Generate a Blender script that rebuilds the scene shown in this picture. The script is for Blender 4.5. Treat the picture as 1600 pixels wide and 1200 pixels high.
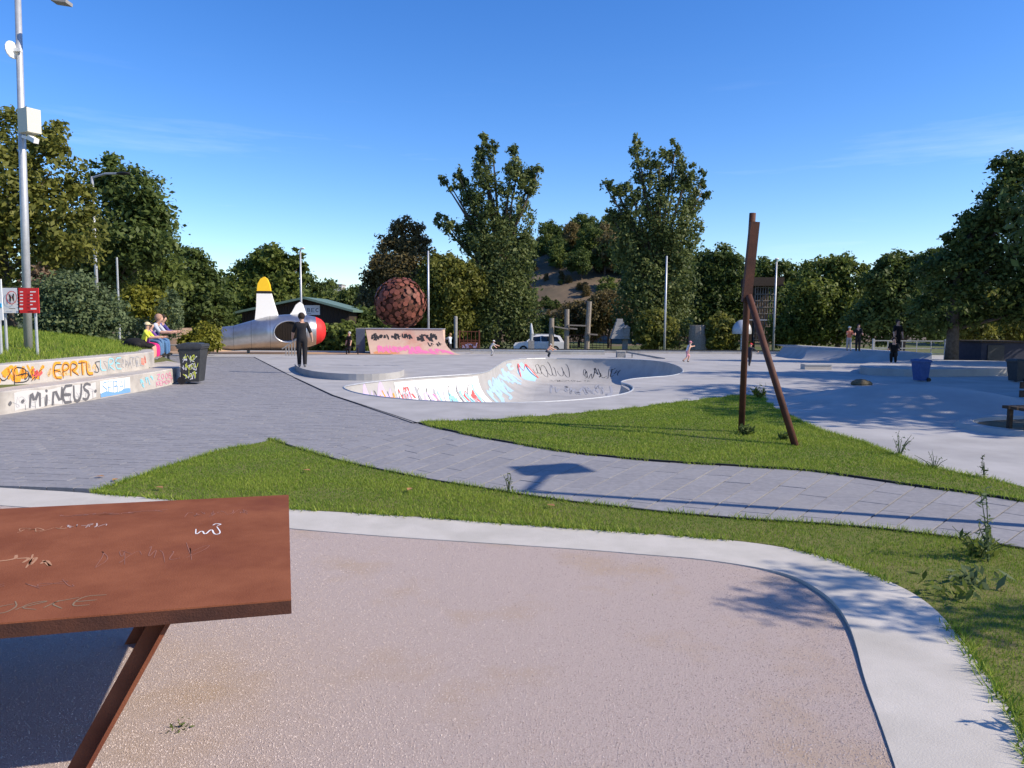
import bpy, bmesh, math, random
import numpy as np
from mathutils import Vector, Matrix
for o in list(bpy.data.objects): bpy.data.objects.remove(o)
S = bpy.context.scene; C = S.collection
R = math.radians
random.seed(7); rng = np.random.default_rng(7)
# ---------------------------------------------------------------- camera, sky, sun, exposure
F = 1150.0; CAMZ = 1.75; PITCH = 5.0; ROLL = 0.4
cam = bpy.data.cameras.new('camera'); camo = bpy.data.objects.new('camera', cam); C.objects.link(camo)
cam.sensor_width = 36; cam.lens = 36*F/1600; cam.clip_end = 6000; cam.clip_start = .05
CM = (Matrix.Rotation(R(90-PITCH), 3, 'X') @ Matrix.Rotation(R(ROLL), 3, 'Z'))
camo.matrix_world = Matrix.Translation((0, 0, CAMZ)) @ CM.to_4x4()
S.camera = camo
SUN_EL = 36.0; SUNV = Vector((.966*math.cos(R(SUN_EL)), -.259*math.cos(R(SUN_EL)), math.sin(R(SUN_EL))))
w = bpy.data.worlds.new('World'); S.world = w; w.use_nodes = True
nt = w.node_tree; nd = nt.nodes; lk = nt.links; nd.clear()
wo = nd.new('ShaderNodeOutputWorld'); bg = nd.new('ShaderNodeBackground'); bg.inputs[1].default_value = .145
sky = nd.new('ShaderNodeTexSky'); sky.sky_type = 'NISHITA'; sky.sun_disc = False
sky.sun_elevation = R(SUN_EL); sky.sun_rotation = math.atan2(SUNV.x, SUNV.y)
sky.altitude = 300; sky.air_density = 1.0; sky.dust_density = .35; sky.ozone_density = 4.0
tc = nd.new('ShaderNodeTexCoord'); mp = nd.new('ShaderNodeMapping'); mp.inputs['Scale'].default_value = (2.2, 2.2, 26)
mp.inputs['Location'].default_value = (.35, .1, 1.3)
nz = nd.new('ShaderNodeTexNoise'); nz.inputs['Scale'].default_value = 1.0; nz.inputs['Detail'].default_value = 7; nz.inputs['Roughness'].default_value = .6
cr = nd.new('ShaderNodeMapRange'); cr.inputs['From Min'].default_value = .56; cr.inputs['From Max'].default_value = .86; cr.inputs['To Max'].default_value = .17
sx = nd.new('ShaderNodeSeparateXYZ')
bnd = nd.new('ShaderNodeMapRange'); bnd.interpolation_type = 'SMOOTHSTEP'
bnd.inputs['From Min'].default_value = .33; bnd.inputs['From Max'].default_value = .2
mul = nd.new('ShaderNodeMath'); mul.operation = 'MULTIPLY'
mx = nd.new('ShaderNodeMix'); mx.data_type = 'RGBA'; mx.inputs[7].default_value = (8.5, 8.8, 9.3, 1)
hs = nd.new('ShaderNodeHueSaturation'); hs.inputs['Saturation'].default_value = 1.28; hs.inputs['Hue'].default_value = .512; hs.inputs['Value'].default_value = 1.12
lk.new(tc.outputs['Generated'], mp.inputs[0]); lk.new(mp.outputs[0], nz.inputs[0]); lk.new(nz.outputs[0], cr.inputs[0])
lk.new(tc.outputs['Generated'], sx.inputs[0]); lk.new(sx.outputs[2], bnd.inputs[0])
lk.new(cr.outputs[0], mul.inputs[0]); lk.new(bnd.outputs[0], mul.inputs[1])
lk.new(sky.outputs[0], hs.inputs['Color']); lk.new(hs.outputs[0], mx.inputs[6]); lk.new(mul.outputs[0], mx.inputs[0])
lk.new(mx.outputs[2], bg.inputs[0]); lk.new(bg.outputs[0], wo.inputs[0])
sl = bpy.data.lights.new('sun', 'SUN'); sl.energy = 5.0; sl.angle = R(.5); sl.color = (1, .87, .70)
so = bpy.data.objects.new('sun', sl); C.objects.link(so); so.rotation_euler = SUNV.to_track_quat('Z', 'Y').to_euler(); so.location = (20, -5, 30)
vs = S.view_settings; vs.view_transform = 'Standard'; vs.look = 'None'; vs.exposure = 0.38; vs.gamma = 1; vs.use_curve_mapping = False

# ---------------------------------------------------------------- helpers
def zg(y):                                            # the park falls gently away beyond 22 m
    return -.02*(min(max(y, 22), 56)-22)
def ray(px, py): return CM @ Vector(((px-800)/F, -(py-600)/F, -1))
def G(px, py, dz=0):                                  # where a sight line meets the ground (dz above it)
    d = ray(px, py); t = (dz-CAMZ)/d.z if d.z < -1e-4 else 1e9
    if d.y*t > 22 or t < 0:
        t = (dz+.44-CAMZ)/(d.z+.02*d.y) if d.z+.02*d.y < -1e-4 else 400
    if d.y*t > 56: t = (dz-.68-CAMZ)/d.z
    p = d*t; return Vector((p.x, p.y, CAMZ+p.z))
def P(px, py, y):
    d = ray(px, py); t = y/d.y; return Vector((d.x*t, y, CAMZ+d.z*t))
def mat(name, c1, c2=None, scale=4, rough=.8, bump=0, bscale=60, metal=0, detail=5, c3=None, s3=.6, spec=.3, rnd=0, coord='Object'):
    m = bpy.data.materials.new(name); m.use_nodes = True; t = m.node_tree; n = t.nodes; l = t.links
    b = n['Principled BSDF']; b.inputs['Roughness'].default_value = rough; b.inputs['Metallic'].default_value = metal
    b.inputs['Specular IOR Level'].default_value = spec
    tcn = n.new('ShaderNodeTexCoord'); co = tcn.outputs[coord]
    def noise(s, d=5):
        z = n.new('ShaderNodeTexNoise'); z.inputs['Scale'].default_value = s; z.inputs['Detail'].default_value = d; z.inputs['Roughness'].default_value = .6
        l.new(co, z.inputs[0]); return z.outputs[0]
    def mix(fac, a, bcol, lo=.35, hi=.65):
        r = n.new('ShaderNodeMapRange'); r.inputs[1].default_value = lo; r.inputs[2].default_value = hi; l.new(fac, r.inputs[0])
        x = n.new('ShaderNodeMix'); x.data_type = 'RGBA'; l.new(r.outputs[0], x.inputs[0])
        for i, v in ((6, a), (7, bcol)):
            if isinstance(v, tuple): x.inputs[i].default_value = (*v, 1)
            else: l.new(v, x.inputs[i])
        return x.outputs[2]
    col = c1
    if c2: col = mix(noise(scale, detail), c1, c2)
    if c3: col = mix(noise(s3, 4), col, c3, .52, .75)
    if rnd:
        g = n.new('ShaderNodeNewGeometry'); oi = n.new('ShaderNodeObjectInfo'); ad = n.new('ShaderNodeMath'); ad.operation = 'ADD'
        fr = n.new('ShaderNodeMath'); fr.operation = 'FRACT'; l.new(g.outputs['Random Per Island'], ad.inputs[0]); l.new(oi.outputs['Random'], ad.inputs[1]); l.new(ad.outputs[0], fr.inputs[0])
        mr = n.new('ShaderNodeMapRange'); mr.inputs[3].default_value = 1-rnd; mr.inputs[4].default_value = 1+rnd; l.new(fr.outputs[0], mr.inputs[0])
        h = n.new('ShaderNodeHueSaturation'); l.new(mr.outputs[0], h.inputs['Value'])
        if isinstance(col, tuple): h.inputs['Color'].default_value = (*col, 1)
        else: l.new(col, h.inputs['Color'])
        col = h.outputs[0]
    if isinstance(col, tuple): b.inputs['Base Color'].default_value = (*col, 1)
    else: l.new(col, b.inputs['Base Color'])
    if bump:
        bp = n.new('ShaderNodeBump'); bp.inputs['Strength'].default_value = bump; bp.inputs['Distance'].default_value = .01
        l.new(noise(bscale, 3), bp.inputs['Height']); l.new(bp.outputs[0], b.inputs['Normal'])
    return m
def leafmat(name, c1, c2, trans=.35, rough=.55, spec=.25):
    m = bpy.data.materials.new(name); m.use_nodes = True; t = m.node_tree; n = t.nodes; l = t.links
    n.remove(n['Principled BSDF']); out = n['Material Output']
    at = n.new('ShaderNodeAttribute'); at.attribute_name = 'tint'
    x = n.new('ShaderNodeMix'); x.data_type = 'RGBA'; x.inputs[6].default_value = (*c1, 1); x.inputs[7].default_value = (*c2, 1); l.new(at.outputs['Fac'], x.inputs[0])
    d = n.new('ShaderNodeBsdfPrincipled'); d.inputs['Roughness'].default_value = rough; d.inputs['Specular IOR Level'].default_value = spec
    tr = n.new('ShaderNodeBsdfTranslucent'); ms = n.new('ShaderNodeMixShader'); ms.inputs[0].default_value = trans
    l.new(x.outputs[2], d.inputs['Base Color']); l.new(x.outputs[2], tr.inputs[0]); l.new(d.outputs[0], ms.inputs[1]); l.new(tr.outputs[0], ms.inputs[2]); l.new(ms.outputs[0], out.inputs[0])
    return m
def origin(o):
    v = Vector((0, 0, 0))
    while o is not None: v = v+o.location; o = o.parent
    return v
def link(name, me, m=None, parent=None, smooth=False):
    o = bpy.data.objects.new(name, me); C.objects.link(o)
    if m is not None:
        for q in (m if isinstance(m, (list, tuple)) else [m]): me.materials.append(q)
    if smooth: me.polygons.foreach_set('use_smooth', [True]*len(me.polygons))
    if parent is not None: o.parent = parent
    return o
def tag(o, label, cat, group=None, kind=None):
    o['label'] = label; o['category'] = cat
    if group: o['group'] = group
    if kind: o['kind'] = kind
    return o
def thing(name, label, cat, loc=(0, 0, 0), rz=0, group=None):
    o = bpy.data.objects.new(name, None); C.objects.link(o); o.location = loc; o.rotation_euler = (0, 0, rz); o.empty_display_size = .1
    return tag(o, label, cat, group)
def struct(o): o['kind'] = 'structure'; return o
class MB:
    def __init__(s): s.v = []; s.f = []; s.m = []
    def add(s, vs, fs, mi=0):
        k = len(s.v); s.v += [Vector(q) for q in vs]; s.f += [tuple(i+k for i in f) for f in fs]; s.m += [mi]*len(fs); return s
    def box(s, c, d, M=None, mi=0, taper=1):
        x, y, z = (q/2 for q in d); vs = []
        for sz in (-1, 1):
            k = taper if sz > 0 else 1
            vs += [Vector((sx*x*k, sy*y*k, sz*z)) for sx, sy in ((-1, -1), (1, -1), (1, 1), (-1, 1))]
        if M is not None: vs = [M @ q for q in vs]
        return s.add([q+Vector(c) for q in vs], [(3, 2, 1, 0), (4, 5, 6, 7), (0, 1, 5, 4), (1, 2, 6, 5), (2, 3, 7, 6), (3, 0, 4, 7)], mi)
    def bar(s, a, b, wx, wy=None, mi=0, up=(0, 0, 1), taper=1):
        a = Vector(a); b = Vector(b); d = b-a; z = d.normalized(); u = Vector(up)
        if abs(z.dot(u)) > .98: u = Vector((0, 1, 0))
        x = u.cross(z).normalized(); y = z.cross(x); M = Matrix((x, y, z)).transposed()
        return s.box((a+b)/2, (wx, wy or wx, d.length), M, mi, taper)
    def tube(s, pts, rad, n=8, mi=0, cap=True):
        pts = [Vector(p) for p in pts]; rad = rad if isinstance(rad, (list, tuple)) else [rad]*len(pts)
        vs = []; fs = []; px = None
        for i, p in enumerate(pts):
            d = (pts[min(i+1, len(pts)-1)]-pts[max(i-1, 0)]).normalized()
            if px is None: px = d.orthogonal().normalized()
            px = (px-d*px.dot(d)).normalized(); py = d.cross(px)
            vs += [p+(px*math.cos(2*math.pi*k/n)+py*math.sin(2*math.pi*k/n))*rad[i] for k in range(n)]
        for i in range(len(pts)-1):
            for k in range(n): fs.append((i*n+k, i*n+(k+1) % n, (i+1)*n+(k+1) % n, (i+1)*n+k))
        if cap: fs += [tuple(range(n-1, -1, -1)), tuple(range((len(pts)-1)*n, len(pts)*n))]
        return s.add(vs, fs, mi)
    def ell(s, c, r, n=12, mi=0, M=None, z0=-1):
        vs = []; fs = []; k = n//2+1
        for i in range(k):
            a = math.asin(z0)+(math.pi/2-math.asin(z0))*i/(k-1)
            for j in range(n):
                b = 2*math.pi*j/n; q = Vector((r[0]*math.cos(a)*math.cos(b), r[1]*math.cos(a)*math.sin(b), r[2]*math.sin(a)))
                vs.append((M @ q if M else q)+Vector(c))
        for i in range(k-1):
            for j in range(n): fs.append((i*n+j, i*n+(j+1) % n, (i+1)*n+(j+1) % n, (i+1)*n+j))
        return s.add(vs, fs, mi)
    def prism(s, poly, a, b, mi=0):                    # poly: list of Vectors; extruded from +a to +b (Vectors)
        n = len(poly); p0 = [Vector(p)+Vector(a) for p in poly]; p1 = [Vector(p)+Vector(b) for p in poly]
        return s.add(p0+p1, [tuple(range(n-1, -1, -1)), tuple(range(n, 2*n))]+[(i, (i+1) % n, n+(i+1) % n, n+i) for i in range(n)], mi)
    def build(s, name, m, parent=None, world=False, smooth=False, clean=False):
        off = origin(parent) if (world and parent is not None) else Vector((0, 0, 0))
        me = bpy.data.meshes.new(name); me.from_pydata([tuple(q-off) for q in s.v], [], s.f)
        if len(set(s.m)) > 1: me.polygons.foreach_set('material_index', s.m)
        bm = bmesh.new(); bm.from_mesh(me)
        if clean: bmesh.ops.remove_doubles(bm, verts=bm.verts, dist=1e-5)
        bmesh.ops.recalc_face_normals(bm, faces=bm.faces); bm.to_mesh(me); bm.free()
        return link(name, me, m, parent, smooth)
def smooth_loop(pts, it=2, closed=True):               # Chaikin
    pts = [Vector(p) for p in pts]
    for _ in range(it):
        o = []; n = len(pts)
        if not closed: o.append(pts[0])
        for i in range(n if closed else n-1):
            a, b = pts[i], pts[(i+1) % n]; o += [a*.75+b*.25, a*.25+b*.75]
        if not closed: o.append(pts[-1])
        pts = o
    return pts
def sheet(name, loops, dz, m, parent=None):            # flat sheet following the ground, loops: outer + holes
    bm = bmesh.new()
    for lp in loops:
        vs = [bm.verts.new((p[0], p[1], 0)) for p in lp]
        for i in range(len(vs)): bm.edges.new((vs[i], vs[(i+1) % len(vs)]))
    bmesh.ops.triangle_fill(bm, edges=bm.edges[:], use_beauty=True, normal=(0, 0, 1))
    for yy in (22, 56): bmesh.ops.bisect_plane(bm, geom=bm.verts[:]+bm.edges[:]+bm.faces[:], plane_co=(0, yy, 0), plane_no=(0, 1, 0))
    for v in bm.verts: v.co.z = zg(v.co.y)+dz
    bmesh.ops.recalc_face_normals(bm, faces=bm.faces)
    if sum(f.normal.z for f in bm.faces) < 0: bmesh.ops.reverse_faces(bm, faces=bm.faces)
    me = bpy.data.meshes.new(name); bm.to_mesh(me); bm.free(); return link(name, me, m, parent)
def inpoly(x, y, poly):
    c = np.zeros(len(x), bool); n = len(poly)
    for i in range(n):
        x1, y1 = poly[i][0], poly[i][1]; x2, y2 = poly[(i+1) % n][0], poly[(i+1) % n][1]
        if y1 == y2: continue
        c ^= ((y1 > y) != (y2 > y)) & (x < (x2-x1)*(y-y1)/(y2-y1)+x1)
    return c
def npmesh(name, V, nper, tint=None):                  # V: (n*nper,3), faces of nper verts
    n = len(V)//nper; me = bpy.data.meshes.new(name); me.vertices.add(len(V)); me.vertices.foreach_set('co', V.astype(np.float32).ravel())
    me.loops.add(len(V)); me.loops.foreach_set('vertex_index', np.arange(len(V), dtype=np.int32))
    me.polygons.add(n); me.polygons.foreach_set('loop_start', np.arange(0, len(V), nper, dtype=np.int32))
    if tint is not None:
        a = me.attributes.new('tint', 'FLOAT', 'POINT'); a.data.foreach_set('value', np.repeat(tint, nper).astype(np.float32))
    me.update(calc_edges=True); return me
# stroke letters on a unit box
LET = {'A': [[(0,0),(.5,1),(1,0)],[(.2,.4),(.8,.4)]], 'B': [[(0,0),(0,1),(.7,.95),(.75,.6),(.1,.5)],[(.1,.5),(.9,.45),(.85,.05),(0,0)]], 'C': [[(1,.85),(.6,1),(.1,.75),(.05,.3),(.5,0),(1,.15)]],
 'E': [[(1,1),(0,1),(0,0),(1,0)],[(0,.5),(.8,.5)]], 'I': [[(.5,0),(.5,1)]], 'i': [[(.5,0),(.5,.65)],[(.45,.85),(.55,.92)]], 'K': [[(0,0),(0,1)],[(.9,1),(.05,.5),(1,0)]], 'L': [[(0,1),(0,0),(.9,0)]], 'M': [[(0,0),(.1,1),(.5,.3),(.9,1),(1,0)]],
 'N': [[(0,0),(.05,1),(.9,0),(1,1)]], 'O': [[(.5,1),(.05,.6),(.2,.1),(.7,0),(1,.5),(.5,1)]], 'P': [[(0,0),(0,1),(.9,.9),(.8,.5),(0,.45)]], 'R': [[(0,0),(0,1),(.9,.9),(.8,.5),(0,.45),(1,0)]], 'S': [[(1,.9),(.4,1),(.05,.75),(.9,.35),(.6,0),(0,.1)]],
 'T': [[(0,1),(1,1)],[(.5,1),(.5,0)]], 'U': [[(0,1),(.1,.1),(.6,0),(.95,.3),(1,1)]], 'V': [[(0,1),(.5,0),(1,1)]], 'Y': [[(0,1),(.5,.5),(1,1)],[(.5,.5),(.4,0)]], 'Z': [[(0,1),(1,1),(0,0),(1,0)]], '.': [[(.35,.4),(.65,.5)]]}
def ribbon(mb, pts, wd, fmap, sm=1, mi=0, lift=.004):
    pts = [Vector((p[0], p[1])) for p in pts]
    if sm: pts = smooth_loop(pts, sm, False)
    vs = []
    for i, p in enumerate(pts):
        d = pts[min(i+1, len(pts)-1)]-pts[max(i-1, 0)]
        if d.length < 1e-6: d = Vector((1, 0))
        d.normalize(); nrm = Vector((-d.y, d.x))*wd/2; k = .6+.4*math.sin(math.pi*min(1, i/(len(pts)-1)*1.0))
        vs += [fmap(*(p+nrm*k), lift), fmap(*(p-nrm*k), lift)]
    mb.add(vs, [(2*i, 2*i+1, 2*i+3, 2*i+2) for i in range(len(pts)-1)], mi)
def write(mb, txt, u, v, wd, ht, st, fmap, jit=.06, sm=1, slant=0, gap=.25, lift=.004):
    rr = random.Random(hash(txt) % 1000 if False else len(txt)*17+int(u*10))
    for ch in txt:
        for stq in LET.get(ch, []):
            ribbon(mb, [(u+(x+rr.uniform(-jit, jit)+slant*y)*wd, v+(y+rr.uniform(-jit, jit))*ht) for x, y in stq], st, fmap, sm, 0, lift)
        u += wd*(1+gap)
def scribble(mb, u, v, wd, ht, st, fmap, n=8, seed=1, lift=.004):
    rr = random.Random(seed)
    for k in range(n):
        cu = u+wd*(k+.5)/n; pts = [(cu+rr.uniform(-1, 1)*wd/n*.9, v+ht*rr.random()) for _ in range(rr.randint(3, 5))]
        ribbon(mb, pts, st*rr.uniform(.6, 1.3), fmap, 2, 0, lift)
def patch(mb, u0, u1, lo, hi, fmap, nu=24, nv=4, lift=.002):  # filled area between two curves lo(u), hi(u)
    vs = []
    for i in range(nu+1):
        u = u0+(u1-u0)*i/nu; a, b = lo(i/nu), hi(i/nu)
        vs += [fmap(u, a+(b-a)*j/nv, lift) for j in range(nv+1)]
    mb.add(vs, [(i*(nv+1)+j, (i+1)*(nv+1)+j, (i+1)*(nv+1)+j+1, i*(nv+1)+j+1) for i in range(nu) for j in range(nv)])
def paint(name, c, rough=.6): return mat(name, c, rough=rough, spec=.3)

# ---------------------------------------------------------------- materials
M_conc = mat('concrete', (.32, .315, .31), (.40, .395, .39), 1.1, .8, .2, 90, c3=(.27, .27, .275), s3=.3)
M_kerb = mat('pale_concrete', (.45, .43, .385), (.51, .485, .44), 3, .85, .25, 120, c3=(.37, .35, .31), s3=.8)
M_wall = mat('cast_concrete', (.40, .375, .345), (.47, .445, .41), 2.5, .85, .25, 60, c3=(.27, .25, .23), s3=1.1)
M_pav = mat('paver', (.215, .215, .228), (.265, .263, .275), 14, .8, .25, 160, c3=(.275, .27, .27), s3=.5, rnd=.06)
M_joint = mat('joint_sand', (.13, .13, .14), (.2, .2, .2), 20, .95)
M_gravel = mat('gravel', (.41, .335, .305), (.52, .44, .405), 150, 1, .9, 220, c3=(.44, .335, .24), s3=1.1, spec=0)
M_stone = mat('gravel_stones', (.42, .35, .33), (.52, .46, .43), 9, .9, rnd=.35)
M_soil = mat('soil', (.09, .075, .05), (.13, .11, .07), 8, .95, .5, 60)
M_turf = mat('turf', (.11, .13, .03), (.17, .16, .05), 6, .95, .6, 90, c3=(.20, .16, .08), s3=1.2)
M_meadow = mat('meadow', (.06, .085, .02), (.10, .11, .035), .8, .95, .6, 30, c3=(.15, .13, .06), s3=.15)
M_grass = leafmat('grass_blade', (.10, .21, .014), (.36, .42, .07), .4)
M_rubber = mat('black_edging', (.015, .015, .016), rough=.7)
M_corten = mat('corten', (.19, .064, .034), (.25, .090, .047), 4, .95, .2, 150, c3=(.15, .046, .03), s3=1.5, spec=.05)
M_cortend = mat('dark_corten', (.055, .022, .015), (.10, .036, .02), 5, .7, .3, 120)
M_steel = mat('galvanised', (.42, .44, .46), (.50, .52, .54), 6, .5, metal=.5)
M_alu = mat('brushed_aluminium', (.44, .44, .45), (.54, .54, .55), 3, .34, metal=.9)
M_white = paint('white_paint', (.78, .78, .76)); M_red = paint('red_paint', (.62, .03, .03)); M_yel = paint('yellow_paint', (.8, .5, .02)); M_black = paint('black_paint', (.012, .012, .014), .5)
M_blue = paint('blue_paint', (.03, .12, .4)); M_beige = paint('beige_box', (.6, .58, .48)); M_glass = mat('dark_glass', (.01, .012, .015), rough=.08, spec=.6)
M_bin = mat('dark_plastic', (.03, .033, .037), (.045, .048, .052), 8, .5); M_binb = mat('blue_plastic', (.02, .06, .2), (.04, .09, .25), 8, .5)
M_wood = mat('weathered_wood', (.20, .17, .14), (.3, .27, .23), 12, .85, .5, 40); M_dwood = mat('dark_timber', (.035, .026, .02), (.055, .04, .03), 14, .85, .4, 50)
M_roof = mat('green_roof', (.10, .17, .14), (.13, .2, .17), 3, .6); M_tan = mat('tan_earth', (.36, .24, .15), (.42, .29, .19), 2, .95, .4, 30)
M_rust = mat('rusty_fence', (.14, .045, .03), (.2, .07, .04), 20, .8); M_stoneg = mat('grey_stone', (.24, .235, .23), (.34, .33, .32), 6, .9, .5, 30)
M_bark = mat('bark', (.07, .055, .04), (.12, .10, .08), 9, .95, .8, 30)
M_ramp = mat('ramp_plywood', (.55, .38, .30), (.60, .43, .33), 1.5, .8, c3=(.52, .24, .18), s3=.9)
SK = mat('skin', (.55, .33, .24), rough=.55)
def cloth(c): return mat('cloth', c, tuple(q*.75 for q in c), 30, .85)
G_or, G_blk, G_pink, G_cy, G_pur, G_redg, G_wht, G_blu, G_tan = [paint('spray_'+n, c, .7) for n, c in (('orange', (.75, .30, .03)), ('black', (.03, .03, .033)), ('pink', (.72, .20, .38)), ('cyan', (.25, .55, .65)), ('purple', (.48, .40, .62)), ('red', (.65, .10, .10)), ('white', (.78, .78, .78)), ('blue', (.16, .33, .62)), ('tan', (.42, .22, .12)))]
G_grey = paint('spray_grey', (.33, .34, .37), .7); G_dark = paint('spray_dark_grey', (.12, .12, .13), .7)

# ---------------------------------------------------------------- outlines of the ground surfaces (plan)
def xy(pts, dz=0): return [G(x, y, dz) for x, y in pts]
kerb_out = xy([(-700, 712), (-300, 742), (0, 763), (140, 771), (300, 784), (455, 797), (620, 806), (800, 820), (1000, 834), (1120, 843), (1195, 851), (1270, 865), (1337, 889), (1405, 917), (1450, 944), (1487, 981), (1525, 1034), (1562, 1086), (1590, 1130), (1625, 1210), (1680, 1400), (1760, 2200)])
kerb_in = xy([(-700, 730), (-300, 765), (0, 790), (140, 799), (300, 812), (455, 826), (575, 836), (662, 842), (800, 851), (948, 861), (1000, 866), (1094, 873), (1180, 886), (1240, 902), (1277, 923), (1307, 947), (1326, 977), (1338, 1011), (1350, 1060), (1369, 1112), (1401, 1200), (1450, 1400), (1520, 2200)])
kerb_out = smooth_loop(kerb_out, 2, False); kerb_in = smooth_loop(kerb_in, 2, False)
pathnear = smooth_loop(xy([(420, 686), (450, 697), (505, 714), (550, 726), (625, 742), (675, 752), (725, 760), (775, 768), (867, 783), (964, 794), (1042, 803), (1121, 810), (1187, 815), (1259, 819), (1337, 825), (1390, 830), (1456, 838), (1521, 847), (1600, 860), (1800, 895), (2300, 985)]), 1, False)
pathfar = smooth_loop(xy([(655, 662), (709, 675), (772, 688), (832, 698), (892, 708), (979, 717), (1050, 723), (1159, 729), (1240, 734), (1290, 739), (1350, 748), (1424, 759), (1495, 768), (1542, 775), (1600, 784), (1800, 816), (2300, 890)]), 1, False)
lawnA = xy([(420, 686), (345, 705), (270, 728), (145, 769)])[::-1]
lawnA = kerb_out[2:][:0]+[p for p in kerb_out if p.x > G(140, 771).x-.01][::-1]+xy([(145, 770), (270, 728), (345, 705)])+pathnear[1:]
lawnB = xy([(660, 660), (761, 657), (870, 649), (975, 640), (1054, 630), (1147, 619), (1181, 609), (1196, 627), (1225, 648), (1285, 674), (1343, 690), (1390, 708), (1442, 728), (1521, 745), (1574, 756), (1600, 762), (1700, 785), (2200, 872)])+pathfar[::-1][1:-1]
rimpx = [(535, 606), (545, 612), (575, 619), (640, 626), (720, 630), (800, 631), (880, 628), (945, 622), (982, 615), (991, 608), (985, 602), (966, 598), (985, 593), (1020, 590), (1050, 588), (1070, 582), (1062, 573), (1040, 566), (1000, 562), (920, 560.5), (840, 560), (792, 562), (775, 573), (758, 584), (700, 587.5), (620, 593), (570, 599), (543, 603)]
rim = smooth_loop(xy(rimpx), 2)
slab = xy([(-60, 553), (330, 558), (397, 558), (440, 580), (462, 591), (520, 618), (645, 661)])+xy([(660, 660), (761, 657), (870, 649), (975, 640), (1054, 630), (1147, 619), (1181, 609), (1196, 627), (1225, 648), (1285, 674), (1343, 690), (1390, 708), (1442, 728), (1521, 745), (1574, 756), (1600, 762), (1700, 785), (2200, 872)])+[Vector((40, 8, 0)), Vector((45, 54, 0)), Vector((-32, 54, 0))]

# ---------------------------------------------------------------- ground, water-tight far terrain
def ht(x, y):
    z = zg(y)-.12
    if y > 54: z = -.8-.6*min(1, (y-54)/3)
    e = -9.95-.9*max(0, (y-19.5))/2.5-max(0, 9-y)*.12
    if x < e:
        k = min(1, (e-x)/9); b = .80+.95*k**.8
        f = 1-min(1, max(0, (y-22.5-.35*(e-x))/7)); z = z*(1-f)+b*f if f < 1 else b
    return z
xs = np.concatenate([[-2500, -900, -400, -200, -120, -80], np.arange(-60, 60.1, 1), [80, 120, 200, 400, 900, 2500]])
ys = np.concatenate([[-300, -80, -40], np.arange(-20, 110.1, 1), [130, 170, 250, 400, 800, 1500, 3000]])
bx0, bx1 = min(p.x for p in rim)-1.2, max(p.x for p in rim)+1.2; by0, by1 = min(p.y for p in rim)-1.2, max(p.y for p in rim)+1.2
gv = [(x, y, -2.6 if (bx0 < x < bx1 and by0 < y < by1) else ht(x, y)) for y in ys for x in xs]; nx = len(xs)
me = bpy.data.meshes.new('ground'); me.from_pydata(gv, [], [(j*nx+i, j*nx+i+1, (j+1)*nx+i+1, (j+1)*nx+i) for j in range(len(ys)-1) for i in range(nx-1)])
struct(link('ground', me, M_meadow, None, True))
skate = struct(sheet('skate_plaza', [slab, rim], .010, M_conc))
plaza_poly = xy([(-900, 690), (-60, 553), (330, 558), (397, 558), (440, 580), (462, 591), (520, 618), (650, 664), (660, 666)])+[p.copy() for p in reversed(pathnear[:14])]+xy([(420, 686), (345, 705), (270, 728), (145, 770), (0, 763), (-300, 742), (-700, 712)])
base = struct(sheet('paved_ground', [plaza_poly], -.05, M_joint)); struct(sheet('path_bed', [pathnear+pathfar[::-1]], -.052, M_joint))
struct(sheet('lawn', [lawnA], .008, M_turf)); struct(sheet('lawn', [lawnB], .008, M_turf))
gravel = struct(sheet('gravel_bed', [kerb_in+[Vector((-6, 0, 0)), Vector((-14, 5, 0))]], -.006, M_gravel))
# white kerb, a raised band
mb = MB(); n = len(kerb_out); vs = []
for i in range(n):
    a = kerb_out[i]; b = kerb_in[min(len(kerb_in)-1, round(i*(len(kerb_in)-1)/(n-1)))]
    k_ = max(0, min(1, (b.x-G(1130, 878).x)/.9)); k_ = k_*k_*(3-2*k_)
    vs += [(a.x, a.y, -.15), (a.x, a.y, .006+.012*k_), (b.x, b.y, .002+.030*k_), (b.x, b.y, -.15)]
mb.add(vs, [(4*i+k, 4*i+k+1, 4*i+k+5, 4*i+k+4) for i in range(n-1) for k in range(3)])
kerb = struct(mb.build('kerb', M_kerb))
def strip(name, pts, wd, z0, z1, m, parent):           # thin upright edging along a line
    mb = MB(); vs = []
    for i, p in enumerate(pts):
        d = (pts[min(i+1, len(pts)-1)]-pts[max(i-1, 0)]); d.z = 0; d.normalize(); q = Vector((-d.y, d.x, 0))*wd/2; zz = zg(p.y)
        vs += [Vector((p.x, p.y, zz+z0))+q, Vector((p.x, p.y, zz+z1))+q, Vector((p.x, p.y, zz+z1))-q, Vector((p.x, p.y, zz+z0))-q]
    mb.add(vs, [(4*i+k, 4*i+k+1, 4*i+k+5, 4*i+k+4) for i in range(len(pts)-1) for k in range(3)])
    return mb.build(name, m, parent)
strip('edging', pathnear, .03, -.1, .022, M_rubber, base); strip('edging', pathfar, .03, -.1, .022, M_rubber, base)
strip('edging', xy([(397, 558), (440, 580), (462, 591), (520, 618), (650, 661)]), .03, -.1, .013, M_rubber, base)

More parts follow.
